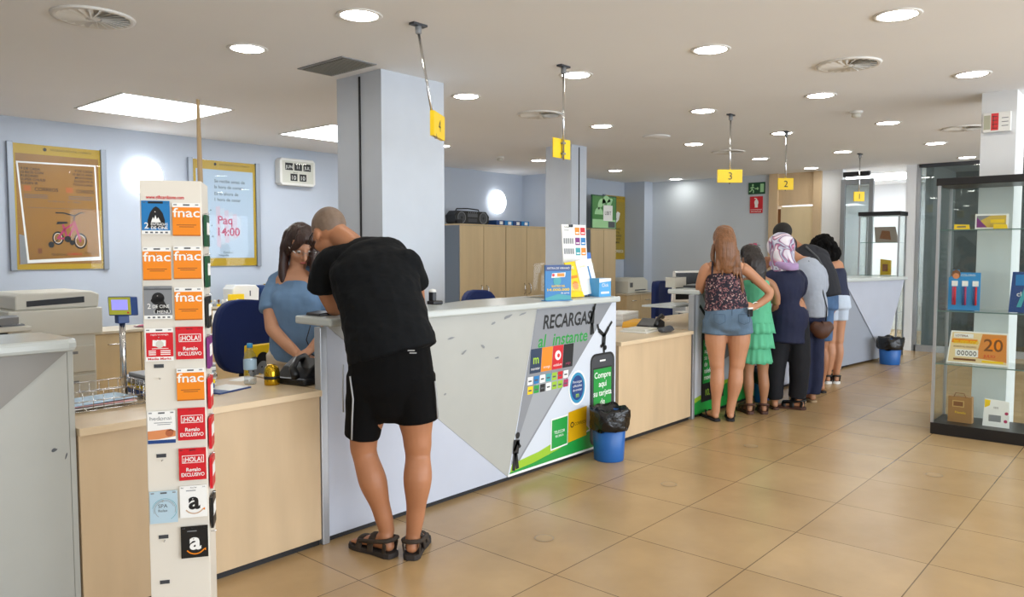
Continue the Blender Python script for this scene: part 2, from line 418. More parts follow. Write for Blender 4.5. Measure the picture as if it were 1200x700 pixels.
# hanging desk number plates
def hang_sign(x, y, num, zt, zb, w, ang, lab, lean=(0, 0), folded=False, off=0):
    t = thing('hanging_number_sign', lab, 'sign', (x, y, CEIL), group='hanging desk number plates')
    lx, ly = lean; zb_ = zb-CEIL; zt_ = zt-CEIL
    MB().box(-.05, .05, -.02, .02, -.012, 0, M_greyd).lathe([(.018, -.012), (.018, -.05), (.012, -.055)], M_greym, n=16).build('ceiling_mount', t)
    MB().cyl((0, 0, -.04), (lx, ly, zb_-.012), .0075, M_chrome).build('rod', t)
    c, s_ = math.cos(ang), math.sin(ang)
    k = zt_/zb_
    dx, dy = lx*(1+k)/2, ly*(1+k)/2
    b = MB()
    if not folded:
        F = fr((dx+off*c, dy+off*s_, (zt_+zb_)/2), (c, s_, 0), (0, 0, 1)); h = (zt-zb)/2
        b.prism([(-w/2, -h), (w/2, -h), (w/2, h), (-w/2, h)], -.012, .012, M_yel, F)
        b.text(F, num, 0, -.032, .095, M_ink, z=.0135, align='c')
        F2 = fr((dx+off*c, dy+off*s_, (zt_+zb_)/2), (-c, -s_, 0), (0, 0, 1)); b.text(F2, num, 0, -.032, .095, M_ink, z=.0135, align='c')
    else:
        h = (zt-zb)/2
        F = fr((dx, dy+.012, (zt_+zb_)/2), (c, s_, 0), (0, 0, 1))
        b.prism([(-w/2, -h), (w/2, -h), (w/2, h), (-w/2, h)], -.006, .0, M_yel, F)
        F2 = fr((dx, dy+.018, (zt_+zb_)/2), (-c, -s_, 0), (0, 0, 1)); b.text(F2, num, 0, -.032, .095, M_ink, z=.0015, align='c')
        for q in (-.035, .035): b.box(-.014, .014, -.012, .012, (zt_+zb_)/2+q-.006, (zt_+zb_)/2+q+.006, M_greym)
    b.build('number_plate', t)
VA = .7175-PI/2
hang_sign(2.887, 3.2, '4', 2.197, 2.06, .225, math.radians(31), 'yellow number plate 4 on a leaning rod before the wide pillar', (.11, -.02), off=.07)
hang_sign(4.158, 3.17, '5', 2.175, 2.045, .20, .04, 'plain yellow plate clamped edgewise behind its rod before the narrow pillar', folded=True)
hang_sign(6.6, 3.13, '3', 2.163, 2.045, .225, VA+.05, 'yellow number plate 3 on a straight ceiling rod')
hang_sign(7.9, 3.13, '2', 2.18, 2.06, .16, VA+.05, 'yellow number plate 2 before the timber doorway')
hang_sign(10.27, 3.12, '1', 2.18, 2.06, .13, VA+.05, 'small yellow number plate 1 before the glass door')

# wall lamps
for x, lab in ((3.52, 'round glowing wall lamp between the two ochre framed posters'), (8.95, 'round glowing wall lamp above the radio')):
    t = thing('wall_lamp', lab, 'wall lamp', (x, Y1, 2.2), group='round glowing wall lamps')
    F = fr((0, 0, 0), (1, 0, 0), (0, 0, 1))
    MB().lathe([(.16, 0), (.165, .03), (.15, .035)], M_white, M=F, n=32).build('back_plate', t)
    MB().lathe([(.185, .03), (.18, .06), (.14, .09), (.08, .105), (0, .11)], M_globe, M=F, n=32).build('glass_dome', t)
# ------------------------------------------------------------------ framed posters and wall signs
def poster_frame(name, x, y, z0, w, h, lab, inner):
    t = thing(name, lab, 'poster', (x, y, z0), group='framed post office posters')
    F = FY(0, 0, 0)
    MB().box(0, w, -.015, 0, 0, h, M_greyd).build('backing', t)
    for q in (-.03, w-.02): MB().box(q, q+.05, -.04, 0, -.01, h+.01, mat('rail_grey', '8E959E', .4, .4)).build('side_rail', t, .004)
    b = MB(); Fp = FY(0, -.016, 0)
    b.rect(Fp, .02, 0, w-.02, h, M_frameyel)
    b.ring(Fp, w*.36, h-.04, .016, .006, M_ink, z=.002); b.rect(Fp, w*.35, h-.05, w*.37, h-.03, M_ink, z=.0022)
    b.text(Fp, 'SOCIEDAD ESTATAL CORREOS', w*.42, h-.047, .026, M_ink, z=.002)
    inner(b, Fp, w, h)
    b.build('printed_sheet', t)
    MB().box(.02, w-.02, -.031, -.028, 0, h, M_thin).build('cover_sheet', t)
    return t
def bike(b, F, x, y, s):
    P = lambda u, v: (x+u*s, y+v*s)
    Z = .004
    for (u, v, r) in ((.26, .27, .26), (1.05, .17, .31)):
        b.ring(F, *P(u, v), r*s*.78, .05*s, M_ink, z=Z, ry=r*s); b.ring(F, *P(u, v), r*s*.55, .012*s, M_pap, z=Z, ry=r*.75*s); b.disc(F, *P(u, v), .04*s, M_pink, z=Z)
        for k in range(8):
            a = k*PI/4; b.line(F, P(u, v), P(u+r*.74*math.cos(a), v+r*.95*math.sin(a)), .008*s, M_inkg, z=Z-.0006)
    for p, q in (((.26, .27), (.5, .62)), ((.5, .62), (.88, .88)), ((.26, .27), (.58, .25)), ((.58, .25), (.5, .62)), ((.58, .25), (.86, .72)), ((.84, .95), (1.05, .17)), ((.5, .62), (.44, .8))):
        b.line(F, P(*p), P(*q), .075*s, M_pink, z=Z+.0005)
    b.poly(F, [P(.22, .8), P(.62, .84), P(.6, .91), P(.25, .9)], M_ink, z=Z+.001)
    for p, q in (((.84, .95), (.86, 1.14)), ((.86, 1.14), (.5, 1.24)), ((.5, 1.24), (.2, 1.24)), ((.86, 1.14), (1.1, 1.28)), ((1.1, 1.28), (1.22, 1.26))):
        b.line(F, P(*p), P(*q), .05*s, M_ink, z=Z+.001)
    b.disc(F, *P(.6, .24), .12*s, M_ink, z=Z+.001); b.line(F, P(.6, .24), P(.7, .08), .03*s, M_ink, z=Z+.001)
    b.disc(F, *P(.02, .02), .1*s, M_ink, z=Z, ry=.12*s); b.disc(F, *P(.75, .1), .08*s, M_ink, z=Z, ry=.1*s); b.line(F, P(.26, .2), P(.02, .04), .03*s, M_ink, z=Z)
def p1(b, F, w, h):
    b.rect(F, .04, .05, w-.04, h-.09, M_poster, z=.0014)
    b.poly(F, [(.05, .33), (.16, .3), (.12, .09), (.4, .08), (.05, .05)], M_greym, z=.0018)
    b.poly(F, [(.045, 1.005), (.735, 1.02), (.76, .085), (.11, .06)], M_pap, z=.0022)
    b.poly(F, [(.06, .99), (.72, 1.005), (.745, .12), (.125, .09)], M_poster, z=.003)
    for i, s in enumerate(('9 DE CADA', '10 BICIS CON', 'RUEDINES', 'SUPER CHULIS', 'ELIGEN IR')):
        b.text(F, s, .08, .93-i*.033, .032, M_ink, z=.0036, bold=.012)
    for i, s in enumerate(('9 DE CADA', '10 BICIS ANA', 'MONTANA', 'ELIGEN IR A', 'TODA LANA')):
        b.text(F, s, .705, .94-i*.033, .032, M_ink, z=.0036, align='r', bold=.012)
    for x, al in ((.19, 'l'), (.55, 'l')):
        b.text(F, 'CORREOS', x, .74, .045, M_ink, z=.0036, align=al, width=.2 if x < .3 else .16, bold=.01)
        b.rect(F, x-.09, .735, x-.03, .785, mat('dull_orange_print', 'B0601C', .5), z=.0034)
    for i in range(3): b.rect(F, .1, .70-i*.014, .3, .705-i*.014, M_inkg, z=.0036); b.rect(F, .48, .70-i*.014, .7, .705-i*.014, M_inkg, z=.0036)
    b.text(F, 'tu vida te la   va   mejor', .3, .64, .03, M_inkg, z=.0036); b.rect(F, .12, .58, .7, .583, M_inkg, z=.0034)
    bike(b, F, .31, .23, .25)
    b.rect(F, .2, .15, .235, .2, M_brown, z=.0036); b.text(F, 'TELEFONO', .31, .13, .03, M_ink, z=.0036); b.text(F, 'CORREOS', .45, .135, .03, M_red, z=.0036)
    b.text(F, 'Correos', .61, .15, .028, M_ink, z=.0036)
def p2(b, F, w, h):
    b.rect(F, .06, .09, w-.05, h-.1, mat('pale_blue_sheet', 'AFC3D6', .4), z=.0014)
    for i, s in enumerate(('Se recibe antes de', 'la hora de comer')): b.text(F, s, .27, .93-i*.065, .05, M_inkg, z=.002, bold=.008)
    for i, s in enumerate(('Es lo ahora de', '1 hora de cenar')): b.text(F, s, .27, .79-i*.065, .05, M_inkg, z=.002, bold=.008)
    for i in range(6):
        b.poly(F, [(.28+i*.05, .66-.02*i), (.33+i*.05, .67-.02*i), (.335+i*.05, .2+.03*i), (.285+i*.05, .22+.02*i)], mat('pale_grey_print', 'BCC8D6', .4) if i % 2 else mat('pale_rose_print', 'C4BACB', .4), z=.0016+.0002*i)
    b.text(F, 'Paq', .3, .47, .13, M_pink, z=.004, bold=.02); b.text(F, '14:00', .3, .34, .13, M_pink, z=.004, bold=.02)
    for x, y in ((.22, .62), (.19, .55), (.23, .45), (.2, .38), (.24, .33)): b.disc(F, x, y, .007, M_ink, z=.002)
    b.text(F, 'Correos', .36, .14, .035, M_ink, z=.002); b.text(F, 'Telegrafos', .3, .11, .03, M_ink, z=.002)
def p3(b, F, w, h):
    b.rect(F, .04, .1, w-.04, h-.1, mat('olive_sheet', 'A88F2C', .4), z=.0014)
    b.poly(F, [(.2, .66), (.42, .85), (.5, .82), (.46, .7), (.3, .6)], M_pap, z=.002); b.poly(F, [(.24, .7), (.4, .72), (.3, .62)], M_greym, z=.0024)
    for i in range(5):
        b.text(F, ('REENVIO', 'POSTAL', 'A DONDE', 'TU ESTES', 'SIEMPRE')[i], .3, .52-i*.06, .055, M_ink, z=.002, bold=.01)
    b.text(F, 'CORREOS', .3, .12, .07, M_pap, z=.002)
poster_frame('framed_poster', 2.32, Y1, 1.25, .8, 1.17, 'ochre framed poster with a crooked sheet showing a small pink bicycle', p1)
poster_frame('framed_poster', 4.02, Y1, 1.26, .79, 1.17, 'yellow framed poster with a pale blue sheet and pink lettering', p2)
poster_frame('framed_poster', 11.12, 7.6, 1.29, .74, 1.12, 'distant yellow framed poster on the wall beside the timber cabinet', p3)
# flip clock calendar
t = thing('flip_clock', 'white wall clock with black flip numerals reading date and time', 'clock', (5.06, Y1, 2.21))
MB().prism([(0, .03), (.03, 0), (.46, 0), (.49, .03), (.49, .29), (.46, .32), (.03, .32), (0, .29)], 0, .11, M_white, FY(0, 0, 0)).build('case', t, .008)
b = MB(); F = FY(0, -.11, 0); b.rect(F, .03, .03, .46, .29, M_cream)
for i, s in enumerate(('JUN', '11', 'JUL')):
    b.rect(F, .07+i*.125, .18, .175+i*.125, .265, M_ink, z=.002); b.text(F, s, .122+i*.125, .2, .055, M_pap, z=.003, align='c')
for i, s in enumerate(('10', '10')):
    b.rect(F, .14+i*.125, .055, .235+i*.125, .14, M_ink, z=.002); b.text(F, s, .187+i*.125, .07, .07, M_pap, z=.003, align='c')
b.text(F, 'Bernat', .18, .148, .022, M_ink, z=.002)
b.build('dial', t); MB().box(.03, .46, -.121, -.118, .03, .29, M_thin).build('cover', t)
# green poster standing on the far cabinet
t = thing('display_board', 'green board with pale leaf shapes and a white price card on the far cabinet', 'poster', (10.35, 7.3, 1.80))
b = MB(); b.box(0, .72, 0, .02, 0, .56, M_dkgreen); F = FY(0, 0, 0)
b.rect(F, .02, .02, .70, .16, M_mint); b.rect(F, .02, .16, .7, .54, mat('mid_green_print', '4E8A4A', .5), z=.0005)
for x, y, r, a in ((.3, .38, .13, 30), (.42, .44, .12, 10), (.55, .4, .12, 60), (.2, .24, .12, 0), (.48, .3, .1, 80)):
    b.disc(F, x, y, r, M_mint, z=.0014, a0=a, a1=a+180)
b.rect(F, .33, .14, .6, .40, M_pap, z=.004, th=.003); b.text(F, 'LIBIT', .465, .24, .09, M_ink, z=.005, align='c'); b.rect(F, .48, .03, .68, .13, M_inkg, z=.003)
b.build('printed_face', t)
# safety signs
t = thing('exit_sign', 'green running man exit sign on the end wall', 'sign', (12.045, 5.38, 2.355))
b = MB(); F = FX(0, 0, 0); b.rect(F, 0, 0, .28, .19, M_dkgreen, z=.008)
b.rect(F, .2, .03, .26, .165, M_mint, z=.009); b.disc(F, .075, .15, .016, M_mint, z=.0095)
for p, q in (((.075, .13), (.06, .085)), ((.06, .085), (.09, .06)), ((.09, .06), (.085, .02)), ((.06, .085), (.04, .05)), ((.04, .05), (.015, .045)), ((.072, .125), (.1, .1)), ((.068, .12), (.035, .1)), ((.11, .09), (.17, .09)), ((.17, .09), (.15, .11)), ((.17, .09), (.15, .07))):
    b.line(F, p, q, .018, M_mint, z=.0095)
b.build('sign_face', t)
t = thing('extinguisher_sign', 'red fire extinguisher sign under the exit sign', 'sign', (12.045, 5.35, 2.05))
b = MB(); b.rect(F, 0, 0, .215, .27, M_red, z=.008)
b.rect(F, .015, .065, .2, .255, M_red, z=.009); b.disc(F, .11, .17, .034, M_pap, z=.0095, ry=.05); b.rect(F, .085, .09, .135, .17, M_pap, z=.0096); b.rect(F, .1, .2, .12, .235, M_pap, z=.0096)
b.line(F, (.105, .235), (.075, .24), .012, M_pap, z=.0097); b.rect(F, .012, .055, .203, .06, M_pap, z=.0096); b.text(F, 'EXTINTOR', .107, .015, .035, M_pap, z=.0096, align='c', width=.17)
b.build('sign_face', t)
t = thing('wall_sign', 'white box with a red lit number panel on the white pillar', 'sign', (7.04, 1.215, 2.345))
MB().prism([(0, 0), (.185, 0), (.185, .15), (0, .15)], 0, .05, M_white, FX(0, 0, 0)).build('case', t, .004)
b = MB(); F = FX(-.05, 0, 0); b.rect(F, .006, .02, .05, .13, mat('khaki_print', 'A9A890', .5)); b.rect(F, .055, .012, .105, .142, mat('red_display', 'B01018', .4, emit=.3))
for k in range(4): b.rect(F, .063, .025+k*.03, .097, .03+k*.03, M_ink, z=.0014)
b.rect(F, .068, .03, .073, .125, M_ink, z=.0015)
for k in range(3): b.rect(F, .125, .04+k*.03, .17, .045+k*.03, M_inkg)
b.build('display_panel', t)

# ------------------------------------------------------------------ counters
def slab(b, poly, z0=1.055, z1=1.095):
    b.prism(poly, z0, z1, M_slab)
def scuffs(b, pts):
    for x, z, w, h, a in pts:
        Fs = fr((x, 3.0715, z), (math.cos(a), 0, math.sin(a)), (-math.sin(a), 0, math.cos(a)))
        q = [(w*math.cos(k*PI/5)*random.uniform(.7, 1.1), h*math.sin(k*PI/5)*random.uniform(.5, 1.1)) for k in range(10)]
        b.poly(Fs, q, M_greym, z=.0022)
def desk(x0, x1, lab, y1=3.72):
    t = thing('staff_desk', lab, 'desk', (0, 0, 0))
    MB().box(x0+.004, x1-.004, 3.05, y1, .727, .757, M_woodtop).build('desktop', t, .003)
    MB().box(x0+.006, x1-.006, 3.07, 3.09, .03, .727, M_wood).build('front_panel', t, .002)
    MB().box(x0+.01, x1-.01, 3.085, 3.10, 0, .03, M_dark).build('plinth', t)
    for q in (x0+.006, x1-.026): MB().box(q, q+.02, 3.09, y1-.05, .03, .727, M_wood).build('side_panel', t)
    return t
desk(1.056, 2.13, 'low pale maple desk between the end counter and the scuffed counter')
desk(4.70, 5.81, 'low pale maple desk behind the near blue waste bin')
desk(8.38, 9.5, 'low pale maple desk beside the farthest counter, behind the queue')

def counter(name, lab, mirror=None):
    return thing(name, lab, 'counter', (0, 0, 0))
# counter nearest the camera (cut by the picture's edge)
t = counter('service_counter', 'end counter cut off by the photo edge, grey slanted panel with scuffs')
MB().prism([(-2.2, 3.035), (1.03, 3.035), (1.058, 3.05), (1.07, 3.08), (1.07, 3.42), (-2.2, 3.42)], 1.05, 1.095, M_slab).build('worktop', t, .014)
MB().box(-2.2, 1.034, 3.075, 3.10, .03, 1.055, M_grey).build('front_panel', t)
MB().prism([(1.04, 1.053), (-.18, .035), (-.55, 1.053)], -.0, .006, mat('counter_grey_dark', '8A8781', .4), FY(0, 3.074, 0)).build('slanted_panel', t)
MB().box(1.035, 1.055, 3.073, 3.4, 0.0, 1.05, M_grey).build('end_panel', t, .002)
MB().box(-2.2, 1.03, 3.1, 3.12, 0, .03, M_dark).build('plinth', t)
b = MB()
for x, z, w, h, a in ((.70, .87, .04, .008, .3), (.71, .60, .03, .012, -.6), (.98, .69, .012, .007, .2), (1.02, .66, .016, .008, 1.2)):
    q = [(x+w*math.cos(k*PI/5)*random.uniform(.6, 1.1)*math.cos(a), z+h*math.sin(k*PI/5)+w*math.cos(k*PI/5)*math.sin(a)*.6) for k in range(10)]
    b.poly(FY(0, 3.0745, 0), q, M_inkg, z=.0075 if z > .8 else .0012)
b.build('scuff_marks', t)
MB().box(-2.2, 1.03, 3.42, 3.9, .72, .75, M_woodtop).build('inner_shelf', t)

def promo(b, F, full):
    """the printed recharge advert on the folded end: F origin at the bottom of the fold, x to the right"""
    W = 1.18; H = 1.05
    pale = mat('advert_pale', 'D5DCE6', .3); gr = mat('advert_grey', '8A8D92', .3); gl = mat('advert_light_grey', 'A3A7AC', .3)
    b.poly(F, [(0, .03), (W, .03), (W, H), (.28, H)], pale, z=.001)
    b.poly(F, [(.03, .10), (.10, .10), (1.13, H), (.28, H)], gr, z=.0014)
    b.poly(F, [(.03, .12), (.10, .12), (.62, .60), (.3, .62)], gl, z=.0016)
    b.poly(F, [(.0, .03), (.02, .055), (.4, .09), (.8, .16), (W, .20), (W, .03)], M_green, z=.0018)
    b.poly(F, [(.02, .055), (.04, .105), (.3, .13), (.55, .18), (.78, .25), (.86, .18), (.5, .105), (.25, .07)], M_lime, z=.0020)
    b.poly(F, [(0, .03), (W, .03), (W, .045), (0, .045)], M_pap, z=.0024)
    b.text(F, 'RECARGAS', .34, .92, .125, M_ink, z=.0024, shear=.2, bold=.024, width=.54)
    b.text(F, 'al  instante', .29, .805, .115, M_green, z=.0024, shear=.2, bold=.014, width=.54)
    # four operator tiles
    for i, (m, s) in enumerate(((mat('tile_navy', '1D3450', .4), 'movistar'), (M_orange, 'orange'), (M_red, 'vodafone'), (M_ink, 'yoigo'))):
        x = .215+i*.114; y = .645
        b.poly(F, [(x-.01, y), (x+.1, y), (x+.115, y+.155), (x+.005, y+.155)], m, z=.0024)
        b.text(F, s, x+.05, y+.02, .025, M_pink if i == 3 else M_pap, z=.003, align='c')
        if i == 0: b.text(F, 'm', x+.055, y+.06, .08, M_lime, z=.003, align='c', bold=.02)
        if i == 2: b.disc(F, x+.055, y+.09, .032, M_pap, z=.003); b.disc(F, x+.06, y+.088, .014, M_red, z=.0034)
    cols = [M_pap, M_bluep, M_pap, M_teal, M_lime, M_red, M_pap, M_yel, M_green, M_ink, M_pap, M_lime, M_lime, M_pink]
    for i in range(14):
        x = .185+(i % 7)*.062; y = .575-(i//7)*.060
        b.poly(F, [(x, y), (x+.052, y), (x+.056, y+.05), (x+.004, y+.05)], cols[i], z=.0024); b.rect(F, x+.01, y+.018, x+.042, y+.028, M_inkg, z=.003)
    # round badge
    b.disc(F, .715, .49, .10, mat('badge_blue', '2F8FB8', .4), z=.0024, ry=.12); b.ring(F, .715, .49, .10, .012, M_pap, z=.0030, ry=.12); b.disc(F, .715, .49, .07, M_blued, z=.0030, ry=.085)
    for i, s in enumerate(('Recargas', 'oficiales', 'de movistar')): b.text(F, s, .715, .525-i*.028, .024, M_pap, z=.0036, align='c', width=.1)
    b.text(F, 'm', .715, .425, .05, M_lime, z=.0036, align='c', bold=.02)
    # phone
    def rr(x0, y0, x1, y1, r, n=5):
        o = []
        for cx, cy, a in ((x1-r, y0+r, -90), (x1-r, y1-r, 0), (x0+r, y1-r, 90), (x0+r, y0+r, 180)):
            for k in range(n+1):
                q = math.radians(a+90*k/n); o.append((cx+r*math.cos(q), cy+r*math.sin(q)))
        return o
    b.poly(F, rr(.865, .05, 1.165, .70, .06), M_ink, z=.0030); b.poly(F, rr(.88, .07, 1.15, .685, .05), M_greyd, z=.0034)
    b.rect(F, .9, .14, 1.13, .60, M_ink, z=.0038)
    b.rect(F, .905, .15, 1.125, .59, M_green, z=.0042); b.rect(F, .98, .64, 1.05, .652, M_pap, z=.0042)
    for i, s in enumerate(('Compre', 'aqui', 'su tarjeta', 'de', 'telefonia', 'movil')):
        b.text(F, s, 1.015, .525-i*.064, .06, M_pap, z=.0048, align='c', bold=.012, width=None)
    b.ring(F, 1.015, .10, .022, .008, M_pap, z=.0042)
    # silhouettes: acrobat on the phone, climber at the top, walker at the bottom
    def fig(x, y, s, L, z=.005):
        for p, q, w in L: b.line(F, (x+p[0]*s, y+p[1]*s), (x+q[0]*s, y+q[1]*s), w*s*1.45, M_ink, z=z)
    fig(1.03, .70, .22, [((0, 0), (-.03, .25), .07), ((-.03, .25), (0, .6), .14), ((0, .55), (-.3, .75), .09), ((-.3, .75), (-.38, .95), .06), ((0, .55), (.25, .8), .09), ((.25, .8), (.45, .98), .06), ((-.02, .3), (-.2, .2), .07)])
    b.disc(F, 1.045, .735, .018, M_ink, z=.005)
    fig(.87, .84, .235, [((0, 0), (.03, .35), .07), ((.1, .02), (.06, .35), .07), ((.05, .33), (.08, .7), .13), ((.1, .66), (.22, .92), .05), ((.06, .66), (-.02, .4), .05)])
    b.disc(F, .90, 1.02, .018, M_ink, z=.005)
    fig(.05, .06, .27, [((0, 0), (.06, .4), .07), ((.14, .02), (.08, .4), .07), ((.07, .38), (.12, .7), .14), ((.14, .66), (.02, .45), .05), ((.13, .66), (.24, .5), .05)])
    b.disc(F, .09, .275, .02, M_ink, z=.005)
    # green and yellow cards
    b.poly(F, [(.42, .11), (.605, .12), (.61, .325), (.425, .32)], M_pap, z=.0036); b.poly(F, [(.43, .12), (.60, .13), (.605, .315), (.435, .31)], M_green, z=.0042)
    b.text(F, 'TELECOR', .515, .215, .028, M_pap, z=.0048, align='c'); b.text(F, 'RECARGA', .515, .19, .02, M_pap, z=.0048, align='c')
    b.poly(F, [(.61, .13), (.82, .145), (.825, .35), (.615, .335)], mat('card_yellow', 'D9A800', .4), z=.0042)
    b.ring(F, .655, .245, .02, .008, M_ink, z=.0048); b.text(F, 'CORREOS', .682, .235, .03, M_ink, z=.0048)

def main_counter(x0, x1, fold, lab, flip=False):
    t = thing('service_counter', lab, 'counter', (0, 0, 0))
    MB().prism([(x0+.02, 3.04), (x1, 3.04), (x1, 3.60), (x0+1.45, 3.56), (x0+.85, 3.36), (x0+.02, 3.34)], 1.055, 1.095, M_slab).build('worktop', t, .010)
    MB().box(x0+.02, x1-.01, 3.075, 3.10, .03, 1.055, M_pale).build('front_panel', t)
    if not flip:
        b = MB(); b.prism([(x0+.03, 1.053), (x0+1.33, .032), (fold+.28, 1.053)], 0, .003, M_grey, FY(0, 3.075, 0))
        b.build('slanted_panel', t)
        b = MB(); scuffs(b, [(3.35, .99, .02, .008, .3), (3.48, 1.02, .045, .01, .25), (3.62, 1.03, .04, .006, .2), (3.26, .86, .02, .01, -.5), (3.1, .84, .03, .008, .5), (3.38, .78, .02, .008, 0), (3.0, .93, .03, .006, .1), (2.95, .62, .012, .006, .4)]); b.build('scuff_marks', t)
    F = FY(x0+1.33 if not flip else x0+.02, 3.072, 0)
    b = MB()
    if not flip: promo(b, F, True); b.build('advert_panel', t)
    else:
        P2 = MB(); pale = mat('advert_pale', 'D5DCE6', .3)
        P2.poly(F, [(0, .03), (1.45, .03), (1.1, 1.05), (0, 1.05)], pale, z=.001)
        P2.poly(F, [(.12, 1.05), (.55, .45), (1.25, .6), (1.1, 1.05)], M_greym, z=.0014)
        P2.poly(F, [(0, .03), (0, .13), (.4, .2), (.9, .27), (1.35, .32), (1.45, .03)], M_green, z=.002); P2.poly(F, [(0, .13), (.4, .2), (.9, .27), (.5, .26), (.2, .2), (0, .17)], M_lime, z=.0024)
        P2.rect(F, .12, .12, .55, .72, M_ink, z=.0026); P2.rect(F, .145, .28, .52, .66, M_green, z=.003)
        for i, s in enumerate(('Compre', 'aqui', 'su tarjeta', 'de', 'telefonia', 'movil')): P2.text(F, s, .17, .6-i*.058, .06, M_pap, z=.0036, bold=.012)
        P2.text(F, '10,', .2, .17, .08, M_lime, z=.0036)
        for p, q, w in (((.17, .72), (.175, .80), .025), ((.175, .79), (.18, .87), .04), ((.18, .87), (.07, .96), .03), ((.18, .87), (.29, .97), .03)): P2.line(F, p, q, w, M_ink, z=.0036)
        P2.disc(F, .17, .76, .02, M_ink, z=.0036)
        P2.rect(F, .75, .5, 1.0, .75, M_red, z=.003)
        P2.build('advert_panel', t)
    MB().box(x0-.022, x0+.018, 3.065, 3.115, 0, 1.055, M_alu).build('end_post', t, .004)
    MB().box(x1-.03, x1-.008, 3.10, 3.58, .0, 1.055, M_grey).build('end_panel', t, .002)
    MB().box(x0+.02, x0+.04, 3.10, 3.33, 0, .7, M_grey).build('end_panel', t, .002)
    MB().box(x0+.02, x1-.02, 3.095, 3.11, 0, .03, M_dark).build('plinth', t)
    MB().prism([(x0, 3.12), (x1-.03, 3.12), (x1-.03, 4.0), (x0+.95, 4.0), (x0+.75, 3.7), (x0, 3.7)], .727, .757, M_woodtop).build('inner_desk', t)
    return t
main_counter(2.15, 4.68, 3.485, 'grey and white folded front counter with the RECARGAS advert, man leaning on it')
b_counter = main_counter(5.85, 8.35, 7.2, 'counter where the queue stands, green swoosh and phone advert at its corner', flip=True)
MB().box(5.88, 6.4, 3.3, 3.6, .93, .945, M_slab).build('side_shelf', b_counter)
# farthest counter, turned slightly
t = thing('service_counter', 'farthest grey counter with a large folded triangular front beside the glass cases', 'counter', (0, 0, 0))
MB().prism([(9.55, 3.02), (11.0, 2.70), (11.02, 2.74), (11.05, 3.35), (9.55, 3.5)], 1.055, 1.095, M_slab).build('worktop', t, .008)
b = MB()
b.add([(9.55, 3.07, .03), (10.85, 2.93, .03), (10.93, 2.93, 1.055), (9.55, 3.07, 1.055), (9.55, 3.10, .03), (10.85, 3.3, .03), (10.93, 3.3, 1.055), (9.55, 3.10, 1.055)],
      [(0, 1, 2, 3), (1, 5, 6, 2), (4, 7, 6, 5), (0, 3, 7, 4), (0, 4, 5, 1)], mat('counter_bluegrey', '9DA3AE', .38)); b.build('front_panel', t)
MB().add([(9.62, 3.055, 1.053), (10.84, 2.925, .03), (10.98, 2.74, 1.053)], [(0, 1, 2)], M_pale).add([(10.84, 2.925, .03), (10.98, 2.74, 1.053), (10.95, 3.0, 1.053)], [(0, 1, 2)], M_pale).add([(9.62, 3.055, 1.053), (10.98, 2.74, 1.053), (10.95, 3.0, 1.053)], [(0, 1, 2)], M_pale).build('slanted_panel', t)
MB().box(9.51, 9.55, 3.05, 3.11, 0, 1.055, M_alu).build('end_post', t, .004)
MB().box(9.56, 10.8, 3.09, 3.12, 0, .03, M_dark).build('plinth', t)

# ------------------------------------------------------------------ waste bins
def bin_(name, loc, r, h, lab):
    t = thing(name, lab, 'waste bin', loc, group='blue waste bins with black bags')
    MB().lathe([(0, 0), (r*.84, 0), (r*.86, .006), (r, h), (r*.97, h), (r*.83, .012), (0, .012)], M_binblue, n=36).build('bucket', t)
    b = MB(); n = 40; vs = []; fs = []
    prof = [(r*1.0, h-.12), (r*1.05, h-.125), (r*1.09, h-.09), (r*1.1, h-.03), (r*1.09, h+.012), (r*1.02, h+.022), (r*.9, h+.006), (r*.8, h-.05), (r*.7, h-.12), (0, h-.14)]
    for j, (rr_, z) in enumerate(prof):
        for i in range(n):
            a = 2*PI*i/n; w = (.006+.006*math.sin(a*7+j)+.005*math.sin(a*3+1.3*j)+random.uniform(-.002, .003))*(r/.12)
            if j == 9: w = 0
            vs.append(((rr_+w)*math.cos(a), (rr_+w)*math.sin(a), z+(w*1.4 if j in (1, 5, 8) else w*.3)))
    for j in range(len(prof)-1):
        for i in range(n): a = j*n+i; c = j*n+(i+1) % n; fs.append((a, c, c+n, a+n))
    b.add(vs, fs, M_blackgloss, True); b.build('bin_bag', t)
bin_('waste_bin', (4.33, 2.90, 0), .118, .33, 'blue bin with black bag before the phone advert panel')
bin_('waste_bin', (10.42, 2.74, 0), .135, .31, 'blue bin with black bag at the foot of the farthest counter')
bin_('waste_bin', (6.98, 2.93, 0), .10, .30, 'blue bin glimpsed between the headscarf woman\'s trouser legs')

# floor caps
k0 = None
for i, (x, y, w) in enumerate(((2.90, 2.32, 'nearest the sandalled man'), (4.09, 2.30, 'past the near blue bin'), (5.37, 1.13, 'on the open floor before the display case'), (5.305, 2.316, 'behind the woman in denim shorts'), (8.92, 2.29, 'farthest down the hall'))):
    o = MB().ring(fr((0, 0, .0008), (1, 0, 0), (0, 1, 0)), 0, 0, .048, .004, mat('cap_ring', '8F8474', .35), n=40).disc(fr((0, 0, .0006), (1, 0, 0), (0, 1, 0)), 0, 0, .044, mat('cap_fill', 'B5986E', .3)).build('floor_cap', loc=(x, y, 0))
    tag(o, 'small round floor outlet cap, '+w, 'floor cap', 'round floor outlet caps')

